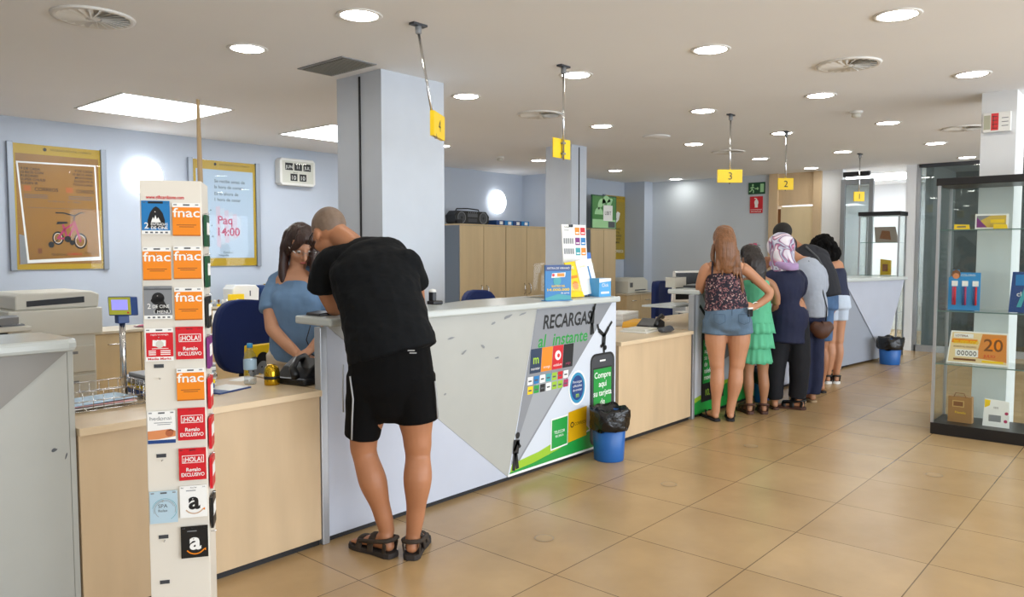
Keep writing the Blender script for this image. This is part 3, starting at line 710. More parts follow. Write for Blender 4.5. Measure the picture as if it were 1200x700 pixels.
# ------------------------------------------------------------------ cupboards on the staff side
def double_cabinet(x, y, z, w, dpt, lab):
    t = thing('storage_cabinet', lab, 'cabinet', (x, y, 0), group='maple double door cabinets')
    MB().box(0, w, .02, dpt, 0, z-.02, M_greymetal).box(0, w, .0, dpt, z-.02, z, M_cab).build('body', t, .002)
    for k in (0, 1):
        d = MB().box(.006+k*w/2, w/2-.004+k*w/2, 0, .02, .06, z-.024, M_cab).build('door', t, .002)
        hx = w/2-.05 if k == 0 else w/2+.05
        MB().tube([(hx, 0, .78), (hx+(.012 if k else -.012), -.03, .80), (hx+(.02 if k else -.02), -.032, .86), (hx+(.012 if k else -.012), -.03, .92), (hx, 0, .94)], .009, M_chrome, 8).build('handle', d)
    MB().cyl((w/2-.02, 0, .74), (w/2-.02, -.01, .74), .008, M_ink).build('lock', t)
    return t
double_cabinet(7.51, 7.5, 1.81, .945, .5, 'maple double door cabinet with the radio on top')
double_cabinet(8.46, 7.5, 1.81, .945, .5, 'maple double door cabinet carrying the blue boxes, beside the narrow pillar')
double_cabinet(10.12, 7.15, 1.80, .72, .42, 'far maple cabinet under the green leaf board')
# radio
t = thing('radio', 'black portable stereo radio on the maple cabinet', 'radio', (7.42+.1, 7.6, 1.81))
b = MB(); b.prism([(0, .02), (.05, 0), (.63, 0), (.68, .02), (.69, .12), (.62, .185), (.06, .185), (-.01, .12)], -.2, 0, M_black, FY(0, 0, 0)); b.build('body', t, .012)
F = FY(0, 0, 0)
for x in (.12, .56): MB().disc(F, x, .09, .075, M_greyd, z=.002).ring(F, x, .09, .08, .008, M_greym, z=.003).disc(F, x, .09, .02, M_black, z=.004).build('speaker', t)
b = MB(); b.rect(F, .24, .1, .44, .15, M_inkg, z=.003); b.rect(F, .25, .03, .43, .08, M_greyd, z=.003)
for k in range(5): b.disc(F, .26+k*.04, .165, .008, M_greym, z=.003)
b.build('control_panel', t)
MB().tube([(.1, .1, .18), (.12, .1, .215), (.34, .1, .225), (.56, .1, .215), (.58, .1, .18)], .009, M_black).build('handle', t)
t = thing('power_adapter', 'small black adapter box beside the radio', 'adapter', (7.5, 7.58, 1.81)); t.location.x = 7.53; t.location.y = 7.52
MB().box(-.01, .05, 0, .06, 0, .06, M_black).build('body', t, .005)
for i in range(4):
    t = thing('file_box', ['blue file box nearest the radio, lid stepped', 'blue file box second in the row on the cabinet', 'blue file box third in the row on the cabinet', 'blue file box at the row end by the narrow pillar'][i], 'box', (8.34+i*.19, 7.58, 1.81), group='blue boxes lying on the cabinet')
    MB().box(0, .18, 0, .3, 0, .075, M_bluep if i % 2 else M_blued).build('body', t, .003)
    MB().rect(FY(0, 0, 0), .07, .015, .14, .06, M_pap).build('paper_label', t)

# low units along the left part of the back wall
def low_unit(x, y, w, dpt, z, lab, nd=2, drawers=False):
    t = thing('low_cabinet', lab, 'cabinet', (x, y, 0))
    MB().box(0, w, .02, dpt, 0, z-.025, M_cab).build('body', t)
    MB().box(-.01, w+.01, -.01, dpt, z-.025, z, mat('low_top', 'C8BDA8', .4)).build('top', t, .003)
    for k in range(nd):
        a, c = w*k/nd+.004, w*(k+1)/nd-.004
        d = MB().box(a, c, 0, .02, .05, z-.03, M_cab).build('door', t, .002)
        MB().tube([((a+c)/2-.06, 0, z-.12), ((a+c)/2-.055, -.025, z-.12), ((a+c)/2+.055, -.025, z-.12), ((a+c)/2+.06, 0, z-.12)], .006, M_chrome, 8).build('handle', d)
    return t
low_unit(2.56, 7.1, 1.35, .45, .72, 'low maple unit behind the weighing scale, papers on its top', 3)
low_unit(3.95, 7.66, 1.35, .42, .84, 'low maple unit behind the large blue chair, crowded with office things', 3)
low_unit(10.87, 6.95, .86, .5, .72, 'low maple unit in the far corner with a printer on it', 2)
t = thing('storage_box', 'white plastic box with a rounded lid above the large blue chair', 'box', (4.28, 7.75, .84))
MB().prism([(0, 0), (.30, 0), (.31, .17), (.27, .21), (.03, .215), (-.01, .17)], -.22, 0, M_white, FY(0, 0, 0)).build('body', t, .01); MB().rect(FY(0, 0, 0), .19, .09, .205, .15, M_inkg).build('label', t)
t = thing('yellow_box', 'bright yellow card box before the white plastic box', 'box', (4.2, 7.67, .84)); MB().box(0, .16, 0, .06, 0, .12, M_yel).disc(FY(0, -.0, 0), .08, .05, .02, M_pap).build('body', t, .002)
for i, (x, w, h, m, l) in enumerate(((4.63, .07, .2, M_blued, 'dark blue ring binder next to the white box'), (4.705, .06, .2, M_greyd, 'dark grey ring binder between the blue and yellow ones'), (4.77, .06, .21, M_frameyel, 'mustard yellow ring binder above the blue chair'), (4.84, .07, .19, M_blued, 'dark binder partly behind the woman in blue'))):
    t = thing('ring_binder', l, 'binder', (x, 7.72, .84), group='ring binders on the low unit')
    MB().box(0, w, 0, .25, 0, h, m).build('cover', t, .003); MB().rect(FY(0, 0, 0), w*.2, h*.35, w*.8, h*.75, M_pap).build('spine_label', t)
cl = [M_pap, M_greym, M_yel, M_white, M_brown, M_pap]
for i in range(5):
    t = thing('rubber_stamp', ['pale office stamp at the outer end of the cluttered row', 'grey office stamp in the cluttered row', 'yellow capped stamp in the cluttered row', 'white stamp in the cluttered row', 'brown wooden stamp nearest the yellow box'][i], 'stamp', (3.98+i*.045, 7.68, .84), group='small stamps on the low unit')
    MB().box(-.015, .015, -.01, .02, 0, .025, cl[i]).lathe([(.006, .025), (.006, .045), (.013, .055), (.01, .07), (0, .072)], cl[(i+2) % 6], n=10).build('stamp_body', t)
t = thing('notice_card', 'white notice card with two printed lines hanging on the low unit front', 'notice', (3.98, 7.645, .60))
b = MB(); F = FY(0, 0, 0); b.rect(F, 0, 0, .2, .2, M_pap, z=.003); b.text(F, 'ENVIO', .03, .13, .04, M_ink, z=.004); b.text(F, 'URGENTE', .03, .05, .035, M_ink, z=.004); b.build('card', t)
t = thing('paper_stack', 'loose papers lying on the low unit behind the scale', 'papers', (3.2, 7.25, .72))
b = MB()
for k in range(5): b.box(-.15, .15, -.1, .1, k*.004, k*.004+.003, M_pap if k % 2 else M_pink, Matrix.Rotation(.2*k, 4, 'Z'))
b.build('sheets', t)
# far corner printer
t = thing('desktop_printer', 'small cream desktop printer on the far corner unit', 'printer', (11.0, 7.0, .72))
MB().prism([(0, 0), (.62, 0), (.62, .2), (.5, .26), (.06, .26), (0, .2)], -.38, 0, M_cream, FY(0, 0, 0)).build('body', t, .008)
MB().rect(FY(0, 0, 0), .05, .1, .14, .18, M_inkg).rect(FY(0, 0, 0), .2, .04, .55, .06, M_inkg).build('control_panel', t)
MB().box(.2, .55, -.1, 0, .03, .04, M_cream).build('paper_tray', t)

# ------------------------------------------------------------------ photocopier
t = thing('photocopier', 'large cream photocopier behind the end counter', 'photocopier', (1.70, 6.15, 0))
MB().box(.15, .575, 0, .6, .02, .86, M_cream).build('cabinet_body', t, .015)
MB().prism([(.0, .80), (.62, .80), (.62, 1.0), (.0, 1.0)], -.6, .02, M_cream, FY(0, 0, 0)).build('scanner_bed', t, .012)
MB().prism([(.05, 1.0), (.60, 1.0), (.61, 1.10), (.55, 1.125), (.09, 1.12), (.05, 1.1)], -.56, 0, M_cream, FY(0, 0, 0)).build('document_feeder', t, .012)
MB().prism([(.12, 1.025), (.50, 1.04), (.50, 1.085), (.12, 1.065)], -.002, .004, M_black, FY(0, 0, 0)).build('feeder_slot', t)
MB().prism([(.02, 0), (.34, 0), (.34, .05), (.02, .07)], 0, .05, M_greym, fr((-.30, -.10, .90), (1, 0, .05), (0, 1, .25))).build('control_panel_base', t)
b = MB(); b.box(-.32, .12, -.10, .28, .86, .90, M_cream); b.build('control_shelf', t, .01)
b = MB(); b.box(-.28, -.08, -.08, .2, .90, .915, M_greyd).box(-.06, .08, -.08, .1, .9, .912, M_greym)
for i in range(4):
    for j in range(3): b.box(-.05+i*.03, -.03+i*.03, -.07+j*.04, -.045+j*.04, .912, .918, M_white)
b.build('key_field', t)
MB().box(-.1, .12, .0, .25, .74, .86, M_black).build('output_slot', t)
for k in range(3):
    d = MB().box(.17, .56, -.012, .0, .08+k*.22, .28+k*.22, M_cream).build('drawer', t, .006)
    MB().box(.3, .44, -.018, -.010, .22+k*.22, .24+k*.22, M_greym).build('handle', d)

# ------------------------------------------------------------------ office chairs
def office_chair(loc, rz, lab, arms=False, square=False):
    t = thing('office_chair', lab, 'chair', loc, rz, group='blue office chairs')
    b = MB(); H = .52; W = .225
    prof = []
    n = 24; vs = []; fs = []
    e = 6 if square else 2.8
    for k, dy in enumerate((-.03, -.045, .045, .03)):
        s = .93 if k in (0, 3) else 1
        for i in range(n):
            a = 2*PI*i/n; c, q = math.cos(a), math.sin(a)
            x = W*s*math.copysign(abs(c)**(2/e), c); z = H/2*s*math.copysign(abs(q)**(2/e), q)
            vs.append((x, .24+dy+.5*x*x*-1.0+.02, .82+z))
    for j in range(3):
        for i in range(n): a = j*n+i; c = j*n+(i+1) % n; fs.append((a, c, c+n, a+n))
    fs.append(tuple(range(n-1, -1, -1))); fs.append(tuple(range(3*n, 4*n)))
    b.add(vs, fs, M_blue, True); b.build('backrest', t)
    MB().prism([(W*math.copysign(abs(math.cos(a))**.6, math.cos(a)), .0+.22*math.copysign(abs(math.sin(a))**.6, math.sin(a))) for a in [2*PI*i/28 for i in range(28)]], .44, .51, M_blue).build('seat', t, .02)
    MB().tube([(0, .05, .43), (0, .25, .44), (0, .30, .52), (0, .29, .8)], .02, M_black).build('back_support', t)
    MB().cyl((0, 0, .08), (0, 0, .44), .025, M_black).build('gas_post', t)
    b = MB()
    for k in range(5):
        a = 2*PI*k/5+.3; b.tube([(0, 0, .11), (.15*math.cos(a), .15*math.sin(a), .10), (.27*math.cos(a), .27*math.sin(a), .065)], [.026, .02, .015], M_black, 8)
    b.build('star_base', t)
    for k in range(5):
        a = 2*PI*k/5+.3; c, s_ = math.cos(a), math.sin(a)
        MB().cyl((.27*c-.02*s_, .27*s_+.02*c, .028), (.27*c+.02*s_, .27*s_-.02*c, .028), .028, M_black).build('caster', t)
    if arms:
        for s_ in (-1, 1):
            MB().tube([(s_*.2, .0, .46), (s_*.27, .0, .5), (s_*.27, .0, .66)], .014, M_black).box(s_*.27-.025, s_*.27+.025, -.12, .13, .66, .69, M_black).build('armrest', t)
    return t
office_chair((2.82, 4.72, 0), 0, 'large blue office chair beside the woman in the blue t-shirt')
office_chair((4.95, 4.45, 0), .1, 'blue office chair barely showing over the grey counter top')
office_chair((7.92, 4.32, 0), .15, 'square backed blue office chair beyond the far desk', True, True)
# ------------------------------------------------------------------ things on the near desk (top at .757)
DT = .757
t = thing('wire_tray', 'chrome wire letter tray with papers at the end of the near desk', 'tray', (1.09, 3.32, DT))
b = MB()
for z in (.01, .05, .09):
    b.tube([(0, 0, z), (.36, 0, z), (.36, .26, z), (0, .26, z)], .0022, M_chrome, 6, closed=True)
for i in range(10):
    for y in (0, .26): b.cyl((i*.04, y, .01), (i*.04, y, .09), .0016, M_chrome, 6)
for j in range(7):
    for x in (0, .36): b.cyl((x, j*.0433, .01), (x, j*.0433, .09), .0016, M_chrome, 6)
for i in range(9): b.cyl((.04*i+.02, 0, .01), (.04*i+.02, .26, .01), .0016, M_chrome, 6)
b.build('wire_basket', t)
for i, (m, a, l, z) in enumerate(((M_pap, .05, 'white sheet at the bottom of the wire tray', .014), (mat('pink_paper', 'E2A9A6', .5), -.08, 'pink form in the wire tray', .022), (M_bluep, .12, 'pale blue form on top in the wire tray', .030))):
    o = MB().box(-.14, .14, -.09, .09, 0, .003, m if i != 2 else mat('light_blue_paper', 'A8C4DA', .5), Matrix.Rotation(a, 4, 'Z')).build('paper_form', loc=(1.09+.17, 3.32+.13, DT+z)); tag(o, l, 'paper', 'forms in the wire tray')
t = thing('postal_scale', 'blue and yellow postal scale with a display raised on a steel pole', 'scale', (1.61, 3.53, DT))
MB().box(-.14, .18, -.1, .15, .01, .035, M_blued).build('base', t, .006)
MB().box(-.14, .18, -.105, .155, .035, .055, M_yel).build('yellow_band', t, .004)
MB().box(-.15, .19, -.11, .16, .06, .085, M_chrome).build('weighing_plate', t, .006)
MB().box(-.12, .16, -.085, .135, .085, .1, M_greym).build('rubber_mat', t, .004)
MB().cyl((-.17, .06, 0), (-.17, .06, .37), .013, M_chrome).build('pole', t)
MB().box(-.195, -.145, .04, .08, .335, .372, M_blued).build('pole_head', t, .004)
H = MB(); Fd = fr((-.19, .03, .415), (.74, -.67, 0), (0, .10, 1))
H.prism([(-.05, -.043), (.05, -.043), (.05, .043), (-.05, .043)], -.08, 0, M_blued, Fd); H.build('display_head', t, .005)
MB().rect(Fd, -.046, -.039, .046, .039, mat('olive_bezel', 'B7B83C', .4)).rect(Fd, -.034, -.018, .034, .028, mat('lilac_screen', '8C8AE0', .3, emit=.5), z=.003).disc(Fd, .034, -.03, .004, M_red, z=.003).build('display_screen', t)
t = thing('document_pile', 'grey and white stacked documents behind the scale plate', 'documents', (1.76, 3.66, DT))
b = MB()
for k in range(12): b.box(-.1, .12, -.07, .07, k*.009, k*.009+.008, [M_pap, M_greym, M_white][k % 3], Matrix.Rotation(random.uniform(-.1, .1), 4, 'Z'))
b.build('sheets', t)
t = thing('cable', 'black cable looping by the scale near the gift card stand', 'cable', (1.5, 3.3, DT)); MB().tube([(0, .04, .005), (.03, .02, .02), (.07, .0, .02), (.1, -.02, .006), (.12, -.06, .005)], .004, M_black).build('wire', t)
# bottle
t = thing('water_bottle', 'small clear water bottle with blue cap on the near desk', 'bottle', (1.99, 3.46, DT))
MB().lathe([(0, .002), (.027, .002), (.031, .01), (.029, .03), (.031, .05), (.029, .07), (.031, .09), (.031, .13), (.026, .15), (.013, .17), (.012, .185), (.0, .185)], glass('bottle_plastic', (.86, .90, .93), .07), n=24).build('bottle_body', t)
MB().lathe([(.0315, .075), (.0318, .08), (.0318, .12), (.0315, .125)], mat('bottle_label', '9DB7C8', .4), n=24).build('label', t)
MB().lathe([(0, .205), (.013, .204), (.0145, .2), (.0145, .183), (.0, .183)], mat('cap_blue', '2C86B8', .4), n=20).build('cap', t)
# telephone
t = thing('desk_telephone', 'black desk telephone at the foot of the counter post, receiver on', 'telephone', (2.22, 3.31, DT), .2)
MB().prism([(-.12, -.10), (.10, -.10), (.10, .12), (-.12, .12)], 0, .035, M_black).build('base', t, .012)
MB().prism([(-.12, 0), (.12, 0), (.12, .07), (.02, .10), (-.05, .06)], -.10, .1, M_black, FY(0, .02, .02)).build('body_wedge', t, .012)
b = MB()
for i in range(3):
    for j in range(4): b.box(-.02+i*.035, .005+i*.035, -.085+.001, -.075, .03+j*.016, .04+j*.016, M_greym)
b.build('keypad', t)
MB().tube([(-.14, -.06, .05), (-.12, -.02, .085), (-.05, .02, .12), (.04, .06, .12), (.08, .09, .10)], [.022, .018, .014, .018, .022], M_black, 12).build('receiver', t)
MB().tube([(.09, -.12, .01), (.07, -.14, .012), (.03, -.13, .01), (0, -.15, .011), (-.03, -.13, .01)], .005, M_black).build('coiled_cord', t)
t = thing('golden_tin', 'shiny gold round topped tin beside the black telephone', 'tin', (2.055, 3.37, DT))
MB().lathe([(0, 0), (.036, 0), (.038, .01), (.038, .06), (.034, .085), (.02, .1), (0, .103)], mat('gold_metal', 'C9A227', .2, .9), n=28).build('tin_body', t); MB().lathe([(.039, .03), (.039, .045)], M_ink, n=28).build('black_band', t)
t = thing('clipboard', 'dark blue folder with papers next to the water bottle', 'folder', (1.84, 3.42, DT), .3)
MB().box(-.12, .08, -.08, .08, 0, .006, M_blued).build('cover', t); MB().box(-.05, .07, -.07, .07, .006, .009, M_pap).build('sheet', t)
t = thing('paper_sheet', 'loose white slip of paper by the gold tin', 'paper', (2.05, 3.63, DT), .4); MB().box(-.07, .05, -.04, .04, 0, .002, M_pap).build('sheet', t)
t = thing('printed_bag', 'x', 'bag', (2.64, 4.62, .513), .1)
MB().prism([(0, 0), (.26, 0), (.25, .28), (.01, .28)], -.05, 0, M_yel, FY(0, 0, 0)).build('bag_body', t, .006)
b = MB(); F = FY(0, 0, 0)
b.rect(F, .005, .10, .25, .19, M_ink)
for i, (x, y, r) in enumerate(((.05, .14, .045), (.12, .16, .05), (.2, .14, .05))): b.disc(F, x, y+.02, r, M_ink, z=.0014); b.disc(F, x, y-.035, r*.9, M_greym, z=.0018); b.disc(F, x-.01, y-.03, .006, M_ink, z=.0022)
b.build('print', t)
tag(t, 'yellow bag with black and grey drawing on the seat of the large blue chair', 'bag')

# ------------------------------------------------------------------ on the RECARGAS counter (top at 1.095)
CT = 1.095
t = thing('pen_stand', 'black counter pen holder with white top on the scuffed counter', 'pen holder', (3.2, 3.42, CT))
MB().box(-.035, .045, -.03, .03, 0, .022, M_black).build('base', t, .005); MB().box(-.03, .0, -.02, .02, .02, .075, M_black).build('holder', t, .004); MB().lathe([(0, .095), (.02, .09), (.024, .075), (0, .075)], M_white, c=(-.015, 0, 0), n=16).build('white_top', t)
t = thing('leaflet_stand', 'blue upright leaflet card at the front corner of the counter', 'leaflet', (3.88, 3.10, CT), -.35)
b = MB(); b.box(0, .20, 0, .012, 0, .235, M_bluep).box(0, .2, -.02, .05, 0, .005, M_bluep); F = FY(0, 0, 0)
b.rect(F, 0, .195, .2, .235, M_blued); b.text(F, 'EXTRA DE VERANO', .1, .207, .018, M_pap, z=.002, align='c', width=.17)
b.poly(F, [(.045, .15), (.15, .155), (.155, .185), (.05, .18)], M_pap, z=.002); b.rect(F, .09, .158, .145, .18, M_orange, z=.003); b.disc(F, .06, .168, .01, M_red, z=.003)
b.disc(F, .09, .13, .03, M_teal, z=.0018); b.text(F, 'SORTEO DEL', .1, .09, .018, M_yel, z=.002, align='c', bold=.02); b.text(F, '14.000.000', .1, .065, .022, M_yel, z=.002, align='c', bold=.02, width=.17); b.text(F, 'de euros', .12, .045, .018, M_pap, z=.002)
b.poly(F, [(0, 0), (.2, 0), (.2, .03), (.1, .045), (0, .02)], M_teal, z=.0014)
b.build('card', t)
t = thing('card_terminal', 'small black terminal on the counter tab beside the bent man\'s elbow', 'terminal', (2.22, 3.20, CT))
MB().prism([(0, 0), (.09, 0), (.085, .02), (.005, .012)], -.12, 0, M_black, FY(0, 0, 0)).build('body', t, .003)
# tiered brochure rack
t = thing('brochure_rack', 'clear tiered brochure rack at the promo end of the counter', 'rack', (4.08, 3.2, CT), -.12)
b = MB(); b.box(0, .62, .0, .26, 0, .008, M_thin)
for k in range(3): b.box(0, .62, .02+k*.08, .026+k*.08, 0, .10+k*.07, M_thin)
b.build('clear_tiers', t)
MB().tube([(.42, .24, 0), (.42, .24, .52)], .004, M_chrome).build('clip_rod', t); MB().box(.40, .44, .225, .245, .50, .52, M_black).build('bulldog_clip', t, .003)
def leaflet(x, y, z, w, h, m, lab, draw=None, tilt=-12, roll=0, rz=-.12):
    c = thing('brochure', lab, 'brochure', (x, y, z), group='brochures in the clear rack')
    c.rotation_euler = (math.radians(tilt), 0, rz)
    F = fr((0, 0, 0), (math.cos(roll), 0, math.sin(roll)), (-math.sin(roll), 0, math.cos(roll)))
    b = MB(); b.prism([(0, 0), (w, 0), (w, h), (0, h)], -.008, 0, m, F)
    if draw: draw(b, F)
    b.build('printed_sheets', c)
def dsheet(b, F):
    b.text(F, 'Tarifas', .02, .285, .02, M_ink); b.text(F, 'postales', .02, .265, .016, M_inkg)
    for i, m in enumerate((M_orange, M_red, M_purple, M_bluep, M_teal, M_orange)):
        x = .135+(i % 2)*.06; y = .235-(i//2)*.075; b.rect(F, x, y, x+.05, y+.055, m); b.rect(F, x+.008, y+.01, x+.042, y+.02, M_pap, z=.0014)
    for i in range(2):
        for j in range(5): b.rect(F, .012+j*.022, .17-i*.075, .028+j*.022, .21-i*.075, M_greym)
def dblue(b, F):
    b.disc(F, .11, .24, .04, M_pap, z=.0012); b.poly(F, [(.2, .18), (.23, .24), (.235, .16), (.25, .1), (.225, .12), (.2, .06), (.2, .14)], M_pink, z=.0014)
    b.text(F, 'vacaciones', .02, .15, .03, M_pap); b.disc(F, .12, .10, .05, M_pap, z=.0012)
def dyel(b, F):
    b.text(F, 'Paq', .03, .19, .035, M_pap); b.disc(F, .06, .07, .03, M_orange, z=.0012); b.rect(F, .02, .12, .1, .14, M_orange)
def dwhite(b, F):
    b.rect(F, .11, .02, .125, .2, M_bluep); b.text(F, 'Correos', .02, .2, .02, M_yel)
def dgr(b, F):
    b.disc(F, .05, .05, .05, M_greym, z=.0012); b.rect(F, 0, 0, .12, .03, M_yel, z=.0014); b.disc(F, .06, .07, .03, M_brown, z=.0016)
def dsketch(b, F):
    for k in range(7): b.line(F, (.03+k*.025, .05), (.05+k*.025, .13+.02*(k % 3)), .004, M_inkg)
leaflet(4.43, 3.37, CT+.21, .255, .31, M_pap, 'tall white price sheet with coloured squares clipped above the rack', dsheet, -4)
leaflet(4.46, 3.34, CT+.03, .28, .29, mat('cornflower', '3B73C4', .4), 'blue brochure with white and pink shapes at the rack back', dblue, -10)
leaflet(4.20, 3.32, CT+.06, .22, .17, mat('frosted_sheet', 'D3DCDC', .3), 'white sheet with pencil like sketch at the rack side', dsketch, -6)
leaflet(4.38, 3.33, CT+.09, .12, .13, M_teal, 'small teal leaflet peeking behind the yellow brochure', None, -8)
leaflet(4.22, 3.25, CT+.01, .14, .16, M_orange, 'brown and grey photo leaflet at the lower rack pocket', dgr, -10)
leaflet(4.33, 3.22, CT+.01, .14, .24, M_yel, 'bright yellow brochure leaning in the front pocket', dyel, -12, .10)
leaflet(4.44, 3.20, CT+.01, .17, .25, M_pap, 'plain white brochure leaning next to the yellow one', dwhite, -12, .12)
leaflet(4.18, 3.17, CT+.008, .2, .04, M_yel, 'yellow slip lying at the lip of the rack', None, -30)
t = thing('leaflet_box', 'deep blue cardboard leaflet holder behind the white brochure', 'box', (4.50, 3.30, CT), -.1)
MB().prism([(0, 0), (.14, 0), (.14, .12), (.12, .15), (0, .19)], -.1, 0, mat('royal_blue', '1A56B4', .4), FY(0, 0, 0)).build('holder', t, .002)
t = thing('leaflet_box', 'small light blue box of leaflets at the counter end', 'box', (4.52, 3.12, CT), -.1)
b = MB(); b.box(0, .13, 0, .09, 0, .13, mat('sky_blue', '4FA3DC', .4)); F = FY(0, 0, 0); b.text(F, 'Click', .065, .07, .035, M_pap, align='c'); b.rect(F, .02, .02, .11, .035, M_pap); b.poly(F, [(0, .1), (.13, .11), (.13, .13), (0, .13)], M_pap); b.build('box_body', t, .002)

# ------------------------------------------------------------------ things on the far desk
t = thing('document_folder', 'white and grey open folder on the far desk', 'folder', (5.52, 3.36, DT), .1)
MB().box(-.2, .2, -.12, .12, 0, .012, M_white).box(-.18, .05, -.1, .1, .012, .03, M_cream).box(.02, .2, -.1, .08, .012, .022, M_greyd).build('covers', t, .003)
t = thing('barcode_reader', 'dark grey handheld reader lying at the front of the far desk', 'scanner', (5.48, 3.13, DT), .1)
MB().loft([(-.08, 0, .03), (0, 0, .03), (.08, 0, .03), (.13, .0, .02)], [(.02, .03), (.025, .025), (.028, .025), (.012, .02)], M_greyd, lat=(0, 0, 1)).build('body', t)
t = thing('desk_telephone', 'black telephone on the far desk beside the counter post', 'telephone', (5.72, 3.32, DT), .1)
MB().prism([(-.1, 0), (.1, 0), (.1, .06), (.02, .09), (-.1, .03)], -.18, 0, M_black, FY(0, 0, 0)).build('body', t, .01); MB().tube([(-.13, -.02, .045), (-.06, .0, .09), (.03, .0, .12), (.09, .02, .10)], [.02, .014, .014, .02], M_black).build('receiver', t)
t = thing('yellow_envelope', 'orange yellow padded envelope on the far desk', 'envelope', (5.80, 3.58, DT), .2)
MB().prism([(-.16, 0), (.14, 0), (.16, .03), (.12, .06), (-.14, .05)], -.2, 0, mat('envelope_yellow', 'D9A02A', .6, bump=.3), FY(0, -.1, 0)).build('envelope_body', t, .01)
t = thing('document_pile', 'pile of white papers behind the yellow envelope', 'documents', (6.0, 3.9, .75), .2)
b = MB()
for k in range(8): b.box(-.2, .2, -.1, .1, k*.014, k*.014+.012, M_pap if k % 3 else M_white)
b.build('sheets', t)
t = thing('backpack', 'dark grey rounded bag standing at the inner end of the far desk', 'bag', (4.86, 3.38, DT))
MB().loft([(0, 0, .02), (0, 0, .07), (0, 0, .14), (0, 0, .19)], [(.10, .07), (.115, .08), (.10, .07), (.05, .04)], mat('bag_fabric', '3A4248', .75, bump=.3, bscale=80)).build('bag_body', t); MB().tube([(-.03, 0, .19), (-.02, 0, .225), (.03, 0, .225), (.04, 0, .19)], .007, M_pap).build('handle', t)
# monitor behind counter B
t = thing('computer_monitor', 'white backed monitor standing behind the queue counter', 'monitor', (7.6, 4.05, .75), -.5)
MB().box(-.12, .12, -.08, .1, 0, .015, M_white).build('foot', t, .004); MB().box(-.03, .03, .0, .03, .01, .2, M_white).build('neck', t)
MB().prism([(-.22, .12), (.22, .12), (.2, .46), (-.2, .46)], -.03, .02, M_white, FY(0, 0, 0)).build('housing', t, .01); MB().rect(FY(0, -.02, 0), -.19, .15, .19, .44, M_black).build('screen', t)
t = thing('monitor_stand_tray', 'slim grey tray with papers on the queue counter top', 'tray', (6.2, 3.15, CT)); MB().box(0, .36, 0, .22, 0, .02, M_greyd).box(.02, .34, .02, .2, .02, .03, M_greym).build('tray_body', t, .003)
t = thing('form_box', 'small grey open box on the queue counter near the post', 'box', (6.15, 3.42, CT)); MB().box(0, .2, 0, .1, 0, .09, M_cream).box(.01, .19, .01, .09, .09, .092, M_greyd).build('box_body', t, .003)

# ------------------------------------------------------------------ gift card stand
t = thing('gift_card_stand', 'tall cream four sided floor stand hung with gift cards', 'display stand', (1.22, 2.58, 0), math.radians(-33.4))
CR = mat('stand_cream', 'E3DDD0', .4)
MB().box(-.0935, .0935, -.0935, .0935, .03, 1.645, CR).build('column', t, .002)
MB().lathe([(0, 0), (.2, 0), (.2, .012), (.05, .03), (0, .03)], M_greym, n=36).build('round_base', t)
F = FY(0, -.0935, 0)
b = MB(); b.text(F, 'www.giftcardzone.com', -.075, 1.585, .016, M_red, width=.115, bold=.02)
for z in (1.03, .73, .455, .30): b.rect(F, -.065, z, -.035, z+.012, M_greyd, z=.002)
b.build('header_print', t)
for s_ in (0, 1):
    for k in range(9):
        z = 1.54-k*.1365; MB().cyl((-.046+.091*s_, -.092, z), (-.046+.091*s_, -.112, z+.002), .0018, M_chrome, 6).build('hook', t)
        if s_ == 0: MB().cyl((.092, -.045, z), (.112, -.045, z+.002), .0018, M_chrome, 6).build('hook', t)
stand = t
Rs = Matrix.Translation((1.22, 2.58, 0)) @ Matrix.Rotation(math.radians(-33.4), 4, 'Z')
def ztop(v): return 1.66-(v-206)*.00283
def hdr(b, F, col=M_pap):
    b.rect(F, 0, 0, .085, .108, col, z=.0005, th=.0025); b.rect(F, .033, .099, .053, .104, M_inkg, z=.001); b.rect(F, .004, .1, .014, .104, M_greym, z=.001); b.rect(F, .07, .1, .08, .104, M_greym, z=.001)
def c_fnac(b, F):
    hdr(b, F); b.rect(F, 0, .0, .085, .094, M_orange, z=.001); b.text(F, 'fnac', .0425, .062, .042, M_pap, z=.0016, align='c', width=.082, bold=.012)
    b.rect(F, .012, .035, .072, .037, M_brown, z=.0014); b.rect(F, .02, .029, .065, .031, M_brown, z=.0014); b.rect(F, 0, 0, .085, .004, mat('dull_orange', 'B8660C', .5), z=.0014)
def c_hola(b, F):
    hdr(b, F, M_red); b.rect(F, .0, 0, .085, .104, M_red, z=.001); b.rect(F, .01, .058, .078, .084, M_pap, z=.0014); b.rect(F, .012, .06, .076, .082, M_red, z=.0018)
    b.text(F, '¡HOLA!', .044, .063, .022, M_pap, z=.0022, align='c', width=.058, bold=.02); b.text(F, 'Regalo', .045, .03, .017, M_pap, z=.0018, align='c', bold=.02); b.text(F, 'EXCLUSIVO', .043, .013, .017, M_pap, z=.0018, align='c', width=.072, bold=.02)
